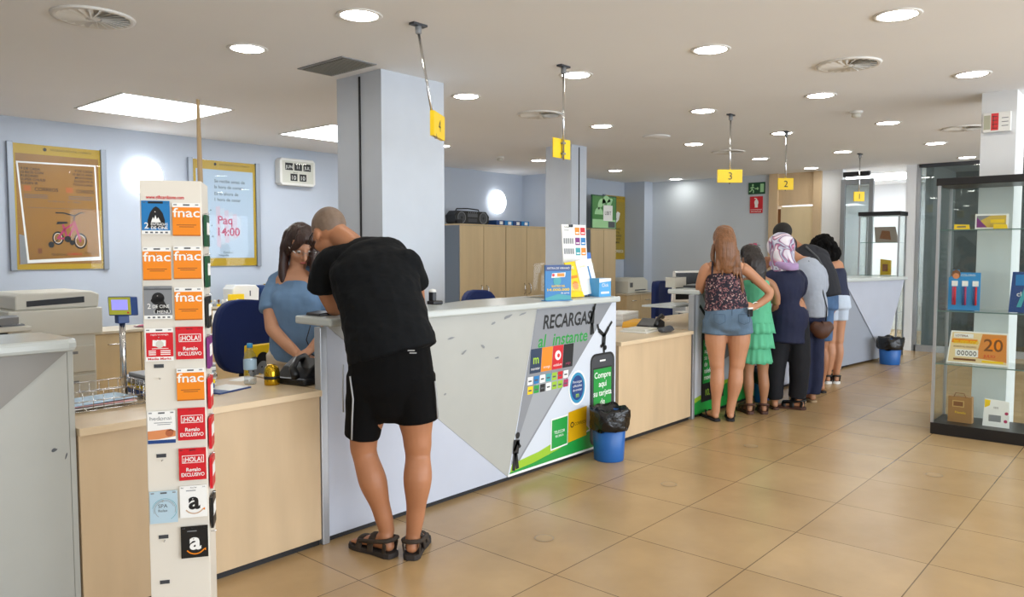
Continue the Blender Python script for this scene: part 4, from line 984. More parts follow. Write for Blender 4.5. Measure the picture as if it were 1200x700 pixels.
def c_cine(b, F):
    hdr(b, F, M_bluep); b.rect(F, 0, .012, .085, .108, M_bluep, z=.001); b.rect(F, .02, .099, .065, .106, M_ink, z=.0012)
    b.poly(F, [(.018, .02), (.018, .045), (.026, .07), (.036, .085), (.044, .09), (.053, .084), (.064, .068), (.07, .045), (.07, .02)], M_ink, z=.0014)
    b.poly(F, [(.028, .038), (.034, .055), (.037, .048), (.042, .062), (.046, .048), (.05, .055), (.058, .038)], M_pap, z=.0018)
    b.text(F, '2', .008, .018, .028, M_pap, z=.0022, bold=.01); b.text(F, 'ENTRADAS', .028, .028, .012, M_pap, z=.0022, bold=.01, width=.05); b.text(F, 'DE CINE', .028, .016, .013, M_pap, z=.0022, bold=.02, width=.05)
    b.rect(F, 0, 0, .085, .012, M_pap, z=.0014)
    for k in range(5): b.rect(F, .01+k*.015, .003, .018+k*.015, .008, M_inkg, z=.0018)
def c_grey(b, F):
    hdr(b, F, M_greym); b.rect(F, 0, .012, .085, .108, M_greym, z=.001); b.rect(F, .0, .095, .085, .1, M_inkg, z=.0012)
    b.disc(F, .043, .068, .019, M_ink, z=.0014); b.poly(F, [(.024, .068), (.02, .06), (.028, .05), (.04, .045), (.055, .055), (.06, .07)], M_ink, z=.0014)
    b.poly(F, [(.035, .05), (.06, .06), (.07, .04), (.08, .02), (.028, .02), (.04, .04)], M_ink, z=.0015)
    b.text(F, '2', .01, .034, .024, M_pap, z=.002); b.text(F, 'DE CINE', .026, .036, .015, M_pap, z=.002, width=.05); b.text(F, '1 MENU', .03, .018, .015, M_pap, z=.002); b.rect(F, 0, 0, .085, .012, M_pap, z=.0014)
    for k in range(5): b.rect(F, .01+k*.015, .003, .018+k*.015, .008, M_inkg, z=.0018)
def c_media(b, F):
    hdr(b, F); b.rect(F, .003, .014, .085, .094, M_red, z=.001); b.text(F, 'regala tecnologia', .044, .085, .008, M_pap, z=.0014, align='c')
    for x in (.03, .043, .056): b.poly(F, [(x-.008, .05), (x+.006, .048), (x+.007, .068), (x-.007, .07)], M_pap, z=.0014+.0002*x)
    b.disc(F, .044, .055, .012, M_cream, z=.002); b.rect(F, .02, .04, .07, .042, M_pap, z=.0014)
    for k in range(3): b.rect(F, .01, .02+k*.006, .032, .023+k*.006, M_pap, z=.0014); b.rect(F, .046, .02+k*.006, .076, .023+k*.006, M_pap, z=.0014)
    b.text(F, 'Media Markt', .008, .004, .01, M_red, z=.0014, width=.07, bold=.02)
def c_spa1(b, F):
    hdr(b, F); b.text(F, 'hedonai', .04, .078, .018, M_greym, z=.0014, align='c', width=.065); b.rect(F, .02, .068, .075, .07, M_greym, z=.0012); b.rect(F, .03, .062, .07, .064, M_greym, z=.0012)
    b.poly(F, [(0, .014), (.085, .014), (.085, .04), (.07, .047), (.0, .042)], mat('skin_print', 'D98B58', .5), z=.0012); b.disc(F, .066, .034, .012, mat('skin_print2', 'B0603A', .5), z=.0016); b.poly(F, [(.058, .04), (.076, .044), (.082, .034), (.07, .046)], M_ink, z=.002)
    b.rect(F, 0, 0, .085, .012, M_blued, z=.0014); b.poly(F, [(0, .012), (.085, .012), (.085, .022), (.03, .014)], M_pap, z=.0018)
def c_spa2(b, F):
    hdr(b, F, mat('pale_cyan', 'B5CFDC', .4)); b.rect(F, 0, 0, .085, .095, mat('pale_cyan', 'B5CFDC', .4), z=.001)
    for k in range(3): b.ring(F, .045, .045, .038-k*.004, .0012, M_greym if k else M_teal, z=.0014, a0=-60+k*40, a1=170+k*30)
    b.text(F, 'SPA', .04, .052, .018, M_inkg, z=.0016, align='c'); b.text(F, 'Relax', .04, .038, .013, M_inkg, z=.0016, align='c')
def c_a(white):
    def f(b, F):
        bg, fg = (M_pap, M_ink) if white else (M_ink, M_pap)
        hdr(b, F, bg); b.rect(F, 0, 0, .085, .108, bg, z=.001); b.rect(F, .02, .09, .05, .093, M_greym, z=.0014)
        b.text(F, 'a', .045, .03, .082, fg, z=.0016, align='c', bold=.03)
        b.ring(F, .045, .045, .034, .004, M_orange if not white else mat('tan_print', 'C9A98A', .5), z=.0018, a0=215, a1=325); b.poly(F, [(.07, .028), (.078, .032), (.078, .022)], M_orange, z=.002)
    return f
rowsR = [(237, c_fnac, 'orange card in the top row, right column'), (287, c_fnac, 'orange card second from the top, right of its twin'), (335, c_fnac, 'orange card next to the grey cinema card'), (381, c_hola, 'red exclamation card next to the red mugs card'), (430, c_fnac, 'orange card between two red exclamation cards'), (477, c_hola, 'red exclamation card next to the spa card with a lying person'), (525, c_hola, 'lowest red exclamation card, above the white letter card'), (570, c_a(True), 'white card with a large black letter a'), (619, c_a(False), 'black card with a large white letter a, lowest on the stand')]
rowsL = [(235, c_cine, 'blue cinema card with a black pointed shape'), (288, c_fnac, 'only orange card in the blue and grey column, second row'), (333, c_grey, 'grey cinema card with a black head silhouette'), (382, c_media, 'red and white card with pale mugs'), (479, c_spa1, 'white spa card with a lying person'), (574, c_spa2, 'pale blue SPA card low on the stand')]
for x, rows in ((.0045, rowsR), (-.088, rowsL)):
    for v, fn, lab in rows:
        c = thing('gift_card', lab, 'gift card', tuple(Rs @ Vector((x, -.103, ztop(v)-.108))), math.radians(-33.4), 'gift cards on the floor stand')
        b = MB(); fn(b, FY(0, 0, 0)); b.build('printed_card', c)
        MB().prism([(0, 0), (.083, 0), (.083, .1), (0, .1)], -.009, -.0035, M_pap, FY(0, 0, 0)).build('cards_behind', c)
i = 0
for k in range(9):
    for s_ in (0,):
        m = [M_dkgreen, M_dkgreen, M_ink, M_purple, M_red, M_red, M_red, M_ink, M_red][k]
        lab = ['green gift card hung edge-on beside the top orange card', 'dark green gift card edge-on, second down the side', 'black gift card edge-on beside the third orange card', 'purple gift card edge-on beside the upper red exclamation card', 'red gift card edge-on beside the lowest orange card', 'red gift card edge-on beside the middle red exclamation card', 'red gift card edge-on beside the lowest red exclamation card', 'black gift card edge-on beside the white letter card', 'red gift card edge-on lowest down the side'][k]
        if k in (8,): continue
        c = thing('gift_card', lab, 'gift card', tuple(Rs @ Vector((.103, -.09, 1.43-k*.1365))), math.radians(-33.4+90), 'gift cards on the stand side')
        MB().rect(FY(0, 0, 0), 0, 0, .085, .105, m, z=.004, th=.009).rect(FY(0, 0, 0), .01, .04, .075, .08, M_pap, z=.005).build('printed_card', c)
o = MB()
for dx, dy in ((0, 0), (.013, .006)): o.tube([(dx, dy, 0), (dx*.8, dy, .8), (dx*.7, dy, 1.5), (dx*.4, dy, 1.95)], [.010, .010, .009, .005], M_bamboo, 8)
o = o.build('bamboo_stick', loc=tuple(Rs @ Vector((.068, .115, 0)))); tag(o, 'tall bamboo stick rising behind the gift card stand', 'stick'); o.rotation_euler = (0, math.radians(-.1), 0)

# ------------------------------------------------------------------ glass display cases
def case(loc, w, dpt, h, rz, lab, shelves):
    t = thing('display_case', lab, 'display case', loc, rz, group='glass display cases')
    MB().box(0, w, 0, dpt, 0, .09, M_black).build('plinth', t, .003)
    MB().box(-.01, w+.01, -.01, dpt+.01, h-.055, h, M_black).build('top_frame', t, .003)
    for x in (0, w-.02):
        for y in (0, dpt-.02): MB().box(x, x+.02, y, y+.02, .09, h-.055, M_alu).build('corner_post', t)
    MB().box(.02, w-.02, .006, .012, .09, h-.055, M_glass).build('front_glass', t)
    MB().box(.006, .012, .02, dpt-.02, .09, h-.055, M_glass).box(w-.012, w-.006, .02, dpt-.02, .09, h-.055, M_glass).build('side_glass', t)
    MB().box(.02, w-.02, dpt-.012, dpt-.006, .09, h-.055, M_glass).build('back_glass', t)
    for z in shelves:
        MB().box(.015, w-.015, .015, dpt-.015, z-.008, z, mat('shelf_glass_edge', '9DBDB0', .1) if 0 else M_glass).box(.02, w-.02, .012, .0145, z-.008, z, mat('shelf_edge', '5E7A72', .3)).build('shelf', t)
    return t
# big case: front faces -x ; local x runs along -y
case((6.6, 1.43, 0), 1.1, .42, 1.975, -PI/2, 'tall glass display case cut by the photo edge', (1.585, .965, .555))
def cplace(y, z, dx=.12): return (6.6+dx, y, z)
def cthing(name, lab, cat, y, z, dx=.12, g='goods in the display case'): return thing(name, lab, cat, cplace(y, z, dx), -PI/2, g)
t = cthing('product_blister', 'blue blister card holding three pens on the middle shelf', 'stationery', 1.36, .967)
b = MB(); b.prism([(0, 0), (.215, 0), (.215, .29), (.075, .29), (.07, .31), (.03, .31), (.02, .26), (0, .25)], -.006, 0, mat('blister_blue', '2C8CCB', .35), FY(0, 0, 0)); F = FY(0, 0, 0)
b.disc(F, .05, .275, .03, M_brown, z=.0014, ry=.035); b.disc(F, .05, .262, .022, mat('skin_print', 'D98B58', .5), z=.0018); b.text(F, 'COLORES', .085, .262, .022, M_pap)
b.build('backing_card', t)
b = MB()
for i in range(3):
    x = .035+i*.07; b.rect(F, x-.012, .185, x+.028, .225, M_pap, z=.006); b.cyl((x, -.012, .04), (x, -.012, .18), .007, M_blued if i else M_pink, 8); b.cyl((x+.014, -.012, .04), (x+.014, -.012, .18), .007, M_pink if i == 1 else M_red, 8)
b.build('pens', t)
t = cthing('product_blister', 'dark blue packaged product near the photo edge on the middle shelf', 'stationery', .96, .967)
b = MB(); b.prism([(0, 0), (.25, 0), (.25, .30), (.02, .30)], -.03, 0, M_blued, F); b.rect(F, .04, .2, .14, .28, M_bluep, z=.002); b.text(F, 'click', .05, .12, .05, M_pap, z=.002); b.poly(F, [(.05, .04), (.1, .2), (.12, .2), (.08, .04)], M_teal, z=.003); b.build('package', t)
t = cthing('lottery_poster', 'orange and white lottery ticket sign with a row of zeros on the lower shelf', 'sign', 1.355, .557, .10)
b = MB(); b.prism([(0, 0), (.415, 0), (.405, .25), (.03, .25)], -.01, 0, M_pap, F); b.poly(F, [(.012, .012), (.4, .012), (.395, .24), (.038, .24)], mat('ticket_cream', 'E9D2A0', .45)); b.poly(F, [(.2, .05), (.4, .03), (.395, .235), (.24, .235)], mat('ticket_orange', 'D98A3E', .45), z=.0014)
b.poly(F, [(.035, .16), (.2, .16), (.21, .19), (.04, .19)], M_orange, z=.0018)
b.rect(F, .05, .2, .18, .232, M_pap, z=.0018); b.text(F, 'LOTERIA', .06, .207, .022, M_brown, z=.0024, bold=.02); b.text(F, '20.000.000', .045, .155, .034, M_yel, z=.003, bold=.03, width=.17); b.text(F, 'EUROS AL DECIMO', .05, .125, .018, M_brown, z=.0024, width=.15)
b.rect(F, .06, .055, .215, .11, M_pap, z=.0022)
for i in range(5): b.ring(F, .085+i*.027, .082, .011, .004, M_ink, z=.003, ry=.018)
b.text(F, '20', .25, .11, .13, M_brown, z=.002, bold=.01); b.disc(F, .33, .16, .05, M_orange, z=.0018); b.text(F, 'JULIO', .25, .06, .03, M_red, z=.0024); b.rect(F, .24, .02, .38, .035, M_yel, z=.0024); b.rect(F, .05, .025, .2, .04, M_brown, z=.0024)
b.build('ticket_face', t)
t = cthing('ticket_leaflet', 'white framed yellow lottery leaflet on the top shelf', 'leaflet', 1.195, 1.587)
b = MB(); b.prism([(0, 0), (.215, 0), (.215, .11), (0, .115)], -.006, 0, M_pap, F); b.rect(F, .01, .012, .2, .1, mat('leaflet_ochre', 'D0B048', .5)); b.poly(F, [(.01, .012), (.08, .012), (.01, .09)], M_purple, z=.0014); b.poly(F, [(.01, .05), (.1, .1), (.01, .1)], M_greym, z=.0013); b.rect(F, .1, .045, .19, .07, M_yel, z=.0018)
b.build('leaflet_face', t)
t = cthing('price_strip', 'small yellow strip lying at the corner of the top shelf', 'sign', 1.335, 1.587); MB().prism([(0, 0), (.105, 0), (.1, .035), (0, .04)], -.01, 0, M_yel, F).rect(F, .02, .015, .08, .025, M_inkg).build('strip', t)
t = cthing('price_strip', 'small yellow strip before the framed leaflet on the top shelf', 'sign', 1.07, 1.587, .09); MB().prism([(0, 0), (.09, 0), (.085, .03), (0, .035)], -.01, 0, M_yel, F).build('strip', t)
t = cthing('paper_bag', 'brown paper bag with gold print on the case floor', 'bag', 1.335, .092)
b = MB(); b.prism([(0, 0), (.165, 0), (.16, .2), (.0, .2)], -.07, 0, mat('kraft', '9C7240', .6, noise=.1), F); b.rect(F, .03, .12, .11, .17, mat('gold_print', 'C9A765', .5)); b.rect(F, .037, .127, .103, .163, M_brown, z=.0014); b.text(F, 'Filatelia', .05, .07, .025, M_yel, z=.0014); b.tube([(.04, -.004, .2), (.05, -.004, .23), (.11, -.004, .23), (.12, -.004, .2)], .003, M_brown, 6); b.build('bag_body', t)
t = cthing('info_card', 'white upright card with yellow corner on the case floor', 'card', 1.10, .092)
b = MB(); b.prism([(0, 0), (.175, 0), (.17, .2), (.012, .21)], -.006, 0, M_pap, F); b.poly(F, [(.012, .205), (.05, .2), (.045, .16), (.012, .14)], M_yel); b.text(F, 'SEIS', .07, .14, .02, M_inkg); b.rect(F, .04, .04, .12, .09, M_greym); b.disc(F, .155, .11, .012, M_pink, z=.0014); b.disc(F, .15, .05, .012, M_pink, z=.0014); b.build('card_face', t)
# far case
case((11.15, 3.38, 0), .52, .36, 1.965, -PI/2, 'far slim glass display case behind the farthest counter', (1.55, 1.1, .6))
t = thing('magazine', 'printed cover leaning in the far display case', 'magazine', (11.3, 3.2, 1.552), -PI/2, 'goods in the far case'); MB().prism([(0, 0), (.3, 0), (.25, .21), (-.02, .21)], -.006, 0, mat('cover_mix', '8F8378', .5), F).poly(F, [(.05, .05), (.2, .03), (.18, .15), (.08, .16)], M_brown).build('cover', t)
t = thing('yellow_package', 'yellow and brown package on a shelf of the far display case', 'package', (11.3, 3.13, 1.102), -PI/2, 'goods in the far case'); MB().prism([(0, 0), (.13, 0), (.13, .2), (0, .22)], -.05, 0, M_frameyel, F).rect(F, .03, .05, .1, .15, M_brown).build('package_body', t)
t = thing('white_carton', 'white carton low in the far display case', 'box', (11.3, 3.1, .602), -PI/2, 'goods in the far case'); MB().prism([(0, 0), (.2, 0), (.2, .2), (0, .2)], -.1, 0, M_pap, F).build('carton_body', t)
# ------------------------------------------------------------------ people
YAW = .7175
PR = YAW-PI/2            # local +Y looks away from the entrance, towards the counters
def skinmat(name, col): return mat(name, col, .5, noise=.05, nscale=12)
SK_m = skinmat('skin_tan', 'AE7653'); SK_b = skinmat('skin_fair', 'BE8866'); SK_e = skinmat('skin_light', 'C79374'); SK_g = skinmat('skin_olive', 'A87858'); SK_d = skinmat('skin_warm', 'B5805F')
def strand_mat(name, c, c2=None):
    m = mat(name, c, .45, noise=.28, nscale=34, stretch=(1.6, 1.6, .12), bump=.5, bscale=60)
    return m
HB = strand_mat('hair_dark_blonde', '7C5232'); HD = strand_mat('hair_dark_brown', '1E1410'); HK = mat('hair_black_curls', '050404', .8, bump=1, bscale=70, spec=.15); HR = strand_mat('hair_brown', '35201A')
def basis(f, up=(0, 0, 1)):
    f = Vector(f).normalized(); r = f.cross(Vector(up)).normalized(); u = r.cross(f)
    m = Matrix.Identity(4)
    for i in range(3): m[i][0] = r[i]; m[i][1] = f[i]; m[i][2] = u[i]
    return m
def head(b, c, f, s=1.0, up=(0, 0, 1)):
    M = Matrix.Translation(c) @ basis(f, up) @ Matrix.Scale(s, 4)
    m = M_white
    b.ell((0, -.012, .03), (.076, .094, .090), m, M)
    b.ell((0, .028, -.03), (.060, .062, .085), m, M)
    b.ell((0, .030, -.072), (.048, .052, .042), m, M)
    b.ell((0, .066, -.098), (.024, .022, .020), m, M)
    b.ell((0, .070, .022), (.052, .020, .016), m, M)
    b.loft([(0, .086, .012), (0, .104, -.014), (0, .112, -.034), (0, .092, -.042)], [.008, .010, .013, .010], m, n=10, sub=3, M=M)
    for k in (-1, 1):
        b.ell((k*.013, .098, -.036), (.008, .010, .008), m, M)
        b.ell((k*.077, -.006, -.014), (.010, .021, .031), m, M)
        b.ell((k*.042, .058, -.030), (.020, .022, .020), m, M)
    b.ell((0, .089, -.062), (.022, .011, .006), m, M); b.ell((0, .087, -.073), (.019, .011, .006), m, M)
    return M
def hand(b, w, d, n, side, s=1.0, curl=.35, spread=.12):
    """w wrist, d finger direction, n back-of-hand normal, side +1 thumb towards d x n"""
    d = Vector(d).normalized(); n = Vector(n); n = (n-d*n.dot(d)).normalized(); r = d.cross(n)*side; w = Vector(w)
    M = Matrix.Identity(4)
    for i in range(3): M[i][0] = r[i]; M[i][1] = d[i]; M[i][2] = n[i]; M[i][3] = w[i]
    M = M @ Matrix.Scale(s, 4)
    b.loft([(0, -.01, 0), (0, .02, 0), (0, .055, 0), (0, .088, 0)], [(.024, .018), (.031, .017), (.039, .016), (.038, .013)], M_white, n=14, sub=3, M=M)
    for i, (x, L, rr_) in enumerate(((.030, .068, .0088), (.010, .076, .009), (-.011, .071, .0088), (-.030, .056, .008))):
        p = Vector((x, .082, 0)); a = 0; pts = [p.copy()]
        for q, fr_ in enumerate((.45, .3, .25)):
            a += curl*(.6 if q == 0 else 1); p = p+Vector((x*spread*2*fr_, math.cos(a)*L*fr_, -math.sin(a)*L*fr_)); pts.append(p.copy())
        b.loft([tuple(v) for v in pts], [rr_, rr_*.98, rr_*.9, rr_*.75], M_white, n=8, sub=2, M=M)
    b.loft([(.022, .015, -.004), (.046, .040, -.010), (.056, .066, -.016), (.056, .088, -.020)], [.014, .012, .0105, .009], M_white, n=8, sub=2, M=M)
def foot(b, ank, heel, toe, z0=.02, w=.044, s=1.0):
    """bare foot, heel/toe ground points (x, y)"""
    h = Vector((heel[0], heel[1], 0)); t = Vector((toe[0], toe[1], 0)); d = (t-h); L = d.length; d.normalize(); r = Vector((d.y, -d.x, 0))
    P = lambda a, k, z: tuple(h+d*a*L+r*k+Vector((0, 0, z0+z)))
    b.loft([ank, P(.17, 0, .065*s), P(.13, 0, .03*s)], [.034*s, .034*s, .030*s], M_white, n=14, sub=3)
    b.loft([P(.10, 0, .026*s), P(.3, 0, .036*s), P(.55, 0, .028*s), P(.74, 0, .018*s), P(.82, 0, .014*s)], [(.030*s, .026*s), (.031*s, .034*s), (.038*s, .026*s), (w*s, .017*s), (w*s*.95, .013*s)], M_white, lat=tuple(r), n=16, sub=3)
    b.loft([ank, P(.3, 0, .05*s), P(.45, 0, .035*s)], [.030*s, .028*s, .022*s], M_white, n=12, sub=3)
    inner = 1
    for i in range(5):
        k = (-.75+.375*i)*w*s
        b.loft([P(.78, k, .012*s), P(.93-.022*abs(i-1)*1.0, k, .013*s), P(.985-.03*abs(i-.8), k, .009*s)], [.0095*s, .0095*s, .007*s], M_white, n=8, sub=2)
def outline(heel, toe, w0, w1, z0, z1, m, M=None):
    h = Vector((heel[0], heel[1])); t = Vector((toe[0], toe[1])); d = t-h; L = d.length; d.normalize(); r = Vector((d.y, -d.x))
    prof = [(0, .45), (.03, .8), (.12, 1), (.3, .92), (.45, .9), (.65, 1.05), (.8, 1.1), (.93, .9), (1.0, .45)]
    pts = []
    for a, k in prof:
        w = (w0*(1-a)+w1*a)*k; pts.append(h+d*a*L+r*w)
    for a, k in reversed(prof):
        w = (w0*(1-a)+w1*a)*k; pts.append(h+d*a*L-r*w)
    return MB().prism([tuple(p) for p in pts], z0, z1, m)
def sandal(par, heel, toe, msole, mstrap, full=True, s=1.0, name='sandal'):
    h = Vector((heel[0], heel[1], 0)); t = Vector((toe[0], toe[1], 0)); d = t-h; L = d.length; d.normalize(); r = Vector((d.y, -d.x, 0))
    P = lambda a, k, z: tuple(h+d*a*L+r*k+Vector((0, 0, z)))
    so = outline(tuple((h-d*.012)[:2]), tuple((t+d*.016)[:2]), (.040 if full else .035)*s, (.052 if full else .045)*s, 0.0, .026 if full else .02, msole).build(name, par, .004)
    b = MB(); Z = .02
    def strap(pts, w=.011, th=.004):
        b.loft(pts, [(w, th)]*len(pts), mstrap, lat=tuple(d), n=10, sub=4)
    if full:
        strap([P(.72, -.048*s, Z), P(.72, -.030*s, Z+.038), P(.72, 0, Z+.047), P(.72, .030*s, Z+.038), P(.72, .048*s, Z)], .020, .005)
        strap([P(.42, -.044*s, Z), P(.42, -.036*s, Z+.05), P(.42, 0, Z+.075), P(.42, .036*s, Z+.05), P(.42, .044*s, Z)], .020, .005)
        b.loft([P(.72, -.03*s, Z+.038), P(.42, -.036*s, Z+.05), P(.15, -.040*s, Z+.062), P(-.01, -.02*s, Z+.066), P(-.02, 0, Z+.066), P(-.01, .02*s, Z+.066), P(.15, .040*s, Z+.062), P(.42, .036*s, Z+.05), P(.72, .03*s, Z+.038)], [(.004, .012)]*9, mstrap, lat=(0, 0, 1.0), n=10, sub=4) if 0 else b.tube([P(.72, -.040*s, Z+.034), P(.42, -.042*s, Z+.045), P(.15, -.044*s, Z+.06), P(.02, -.035*s, Z+.066), P(-.035, 0, Z+.068), P(.02, .035*s, Z+.066), P(.15, .044*s, Z+.06), P(.42, .042*s, Z+.045), P(.72, .040*s, Z+.034)], .0105, mstrap, 8)
        strap([P(.10, -.036*s, Z), P(.06, -.040*s, Z+.05)], .012); strap([P(.10, .036*s, Z), P(.06, .040*s, Z+.05)], .012)
    else:
        for k in (-1, 1):
            b.loft([P(.80, 0, Z+.012), P(.74, k*.016*s, Z+.042), P(.60, k*.036*s, Z+.040), P(.46, k*.041*s, Z+.002)], [(.004, .006), (.007, .004), (.008, .004), (.007, .004)], mstrap, lat=(d.x, d.y, 0), n=8, sub=4)
    b.build('strap', so)
    return so
def person(lab, x, y, group=None):
    return thing('person', lab, 'person', (x, y, 0), PR, group)
def leg(b, pts, rad): b.loft(pts, rad, M_white, n=18, sub=5, cap=.6)

# --- man in black bending over the counter
t = person('man in black t-shirt and shorts bent over the counter, back turned, strap sandals', 2.26, 2.71)
b = MB(); W = M_white
b.loft([(.0, 0, .875), (.0, 0, .90), (-.02, .05, 1.03), (-.07, .14, 1.2), (-.13, .23, 1.33), (-.18, .29, 1.41)], [(.16, .12), (.165, .12), (.15, .105), (.17, .115), (.165, .095), (.07, .06)], W)
b.loft([(-.175, .27, 1.39), (-.24, .32, 1.45), (-.305, .365, 1.495)], [.064, .060, .058], W)
HM = head(b, (-.365, .40, 1.505), (-.58, .60, -.60), 1.07)
b.loft([(-.26, .25, 1.36), (-.35, .29, 1.34), (-.375, .32, 1.24), (-.335, .34, 1.135)], [.05, .052, .044, .040], W)
b.loft([(-.335, .34, 1.135), (-.26, .45, 1.14), (-.17, .56, 1.135)], [.042, .038, .028], W)
hand(b, (-.17, .56, 1.13), (.55, .8, -.12), (0, 0, 1), -1, 1.0, .3)
b.loft([(-.02, .20, 1.35), (.055, .20, 1.35), (.078, .27, 1.27), (.085, .34, 1.15)], [.05, .052, .043, .038], W)
b.loft([(.085, .34, 1.15), (.05, .47, 1.15), (.0, .60, 1.135)], [.040, .036, .027], W)
hand(b, (.0, .60, 1.13), (-.4, .9, -.15), (0, 0, 1), 1, 1.0, .7)
leg(b, [(-.085, 0, .84), (-.11, .01, .68), (-.133, .03, .53), (-.125, .03, .46), (-.088, .0, .36), (-.05, .01, .22), (-.026, .02, .11)], [.10, .088, .064, .058, .065, .044, .036])
leg(b, [(.09, 0, .84), (.108, 0, .70), (.120, 0, .55), (.122, 0, .47), (.124, -.03, .38), (.112, -.01, .22), (.100, 0, .12)], [.10, .090, .066, .058, .066, .044, .036])
foot(b, (-.026, .02, .12), (.005, -.015), (-.20, .135), .024, .044)
foot(b, (.100, 0, .13), (.092, -.045), (.112, .21), .024, .044)
solid(b, 'body', SK_m, t, .0065, 3)
CB = mat('black_cotton', '04070B', .85, spec=.25, bump=.9, bscale=7, noise=.1, nscale=5, stretch=(1, 1, 2.2))
b = MB()
b.loft([(.012, -.0, .945), (-.002, .01, .995), (-.02, .04, 1.06), (-.06, .11, 1.18), (-.105, .18, 1.30), (-.145, .24, 1.375), (-.175, .275, 1.415), (-.19, .295, 1.44)], [(.208, .150), (.205, .148), (.200, .142), (.200, .145), (.208, .135), (.195, .11), (.12, .085), (.075, .07)], W, cap=.15)
b.loft([(-.22, .23, 1.37), (-.33, .285, 1.36), (-.372, .31, 1.29), (-.385, .33, 1.225)], [.085, .078, .074, .076], W, cap=.2)
b.loft([(-.03, .18, 1.35), (.045, .20, 1.355), (.072, .25, 1.30), (.085, .29, 1.25)], [.08, .075, .066, .066], W, cap=.2)
for dx, z, a in ((-.08, 1.1, .5), (0, 1.18, .4), (-.1, 1.24, .3), (.04, 1.02, .5)):
    b.loft([(dx-.1, -.045+(z-1.0)*.55, z+.05), (dx, -.075+(z-1.0)*.55, z), (dx+.10, -.055+(z-1.0)*.55, z-.05)], [(.004, .006), (.012, .012), (.004, .006)], W, n=8)
solid(b, 'tshirt', CB, t, .0075, 3, .016, .075)
b = MB()
b.loft([(-.008, .012, 1.02), (0, 0, .88), (.002, 0, .80), (.005, 0, .735)], [(.182, .135), (.195, .145), (.205, .145), (.17, .12)], W, cap=.9)
b.loft([(-.09, 0, .84), (-.108, .005, .74), (-.125, .015, .64), (-.138, .02, .562)], [(.112, .13), (.10, .112), (.088, .098), (.083, .092)], W, cap=.1)
b.loft([(.095, 0, .84), (.108, 0, .76), (.116, 0, .70), (.122, 0, .64)], [(.112, .13), (.105, .115), (.1, .108), (.098, .103)], W, cap=.1)
sh = solid(b, 'shorts', mat('black_shorts', '030304', .9, spec=.2, bump=.3, bscale=12), t, .0075, 4, .005, .1)
PIP = mat('grey_piping', 'A8AAAC', .6)
for pp in ([(-.165, -.100, .86), (-.150, -.112, .76), (-.158, -.100, .66), (-.165, -.082, .57)], [(-.212, -.02, .9), (-.216, -.02, .78), (-.216, -.01, .68)], [(.208, -.05, .83), (.216, -.055, .75), (.218, -.04, .66)]): MB().tube(pp, .0038, PIP).build('piping', sh)
for x_, z_ in ((.10, .895), (.108, .884)): MB().box(x_, x_+.03, -.156, -.146, z_+.085, z_+.0895, PIP).build('logo_bar', sh)
# stubble cap and glasses
b = MB(); Mh = HM; b.ell((0, -.016, .034), (.0775, .0945, .0895), W, Mh)
hh = solid(b, 'hair', mat('grey_stubble', '7A6656', .6, noise=.15, nscale=30), t, .006, 2)
b = MB()
for k in (-1, 1):
    b.tube([tuple(Mh @ Vector(p)) for p in ((k*.080, -.012, .008), (k*.079, .04, .012), (k*.070, .092, .008))], .003, M_black)
    b.ring(fr(tuple(Mh @ Vector((k*.034, .108, -.004))), tuple((Mh.to_3x3() @ Vector((-1, 0, 0)))), tuple((Mh.to_3x3() @ Vector((0, 0, 1))))), 0, 0, .026, .004, M_black, z=0)
b.build('glasses', t)
sd = mat('sandal_sole', '2B2522', .7, bump=.2); ss = mat('sandal_strap', '33291F', .8, noise=.5, nscale=30)
sandal(t, (.005, -.015), (-.20, .135), sd, ss); sandal(t, (.092, -.045), (.112, .21), sd, ss)

# --- woman in blue t-shirt behind the desk
t = person('woman with long brown hair and blue t-shirt standing behind the near desk', 2.54, 3.87)
b = MB()
b.loft([(0, 0, .875), (0, 0, .90), (0, -.01, 1.03), (0, -.02, 1.16), (-.0, -.01, 1.25), (.0, .0, 1.32)], [(.16, .12), (.165, .12), (.145, .11), (.15, .11), (.14, .075), (.055, .05)], W)
b.loft([(0, 0, 1.29), (.01, -.01, 1.36), (.02, -.02, 1.41)], [.052, .048, .048], W)
HE = head(b, (.025, -.025, 1.455), (.48, -.74, -.50), .98)
b.loft([(-.13, 0, 1.24), (-.145, -.05, 1.15), (-.115, -.13, 1.0), (-.10, -.15, .97)], [.046, .044, .040, .038], W)
b.loft([(-.10, -.15, .97), (-.01, -.21, .90), (.075, -.27, .845)], [.039, .034, .025], W)
hand(b, (.075, -.27, .845), (.85, -.5, -.2), (.1, -.3, 1), -1, .95, .5)
b.loft([(.13, 0, 1.24), (.17, -.02, 1.12), (.18, -.05, .97)], [.046, .042, .036], W)
b.loft([(.18, -.05, .97), (.17, -.16, .93), (.14, -.27, .88)], [.036, .032, .024], W)
hand(b, (.14, -.27, .88), (-.3, -.9, -.3), (0, 0, 1), 1, .95, .5)
for k in (-1, 1):
    leg(b, [(k*.08, 0, .84), (k*.09, 0, .45), (k*.085, .0, .30), (k*.08, .01, .1)], [.09, .055, .052, .034])
    foot(b, (k*.08, .01, .11), (k*.08, .05), (k*.09, -.19), .012, .038, .95)
solid(b, 'body', SK_e, t, .0065, 3)
TB = mat('blue_tshirt', '6A8BB0', .85, noise=.07, nscale=9, bump=.3, bscale=14)
b = MB()
b.loft([(0, 0, .80), (0, -.01, .90), (0, -.025, 1.02), (0, -.035, 1.13), (0, -.01, 1.21), (0, .012, 1.275)], [(.170, .14), (.165, .142), (.152, .130), (.155, .13), (.150, .09), (.10, .05)], W, cap=.15)
b.loft([(0, -.075, 1.16), (0, -.058, 1.235)], [(.105, .045), (.10, .035)], W, cap=.4); b.ell((-.062, -.105, 1.14), (.06, .05, .058), W); b.ell((.062, -.105, 1.14), (.06, .05, .058), W)
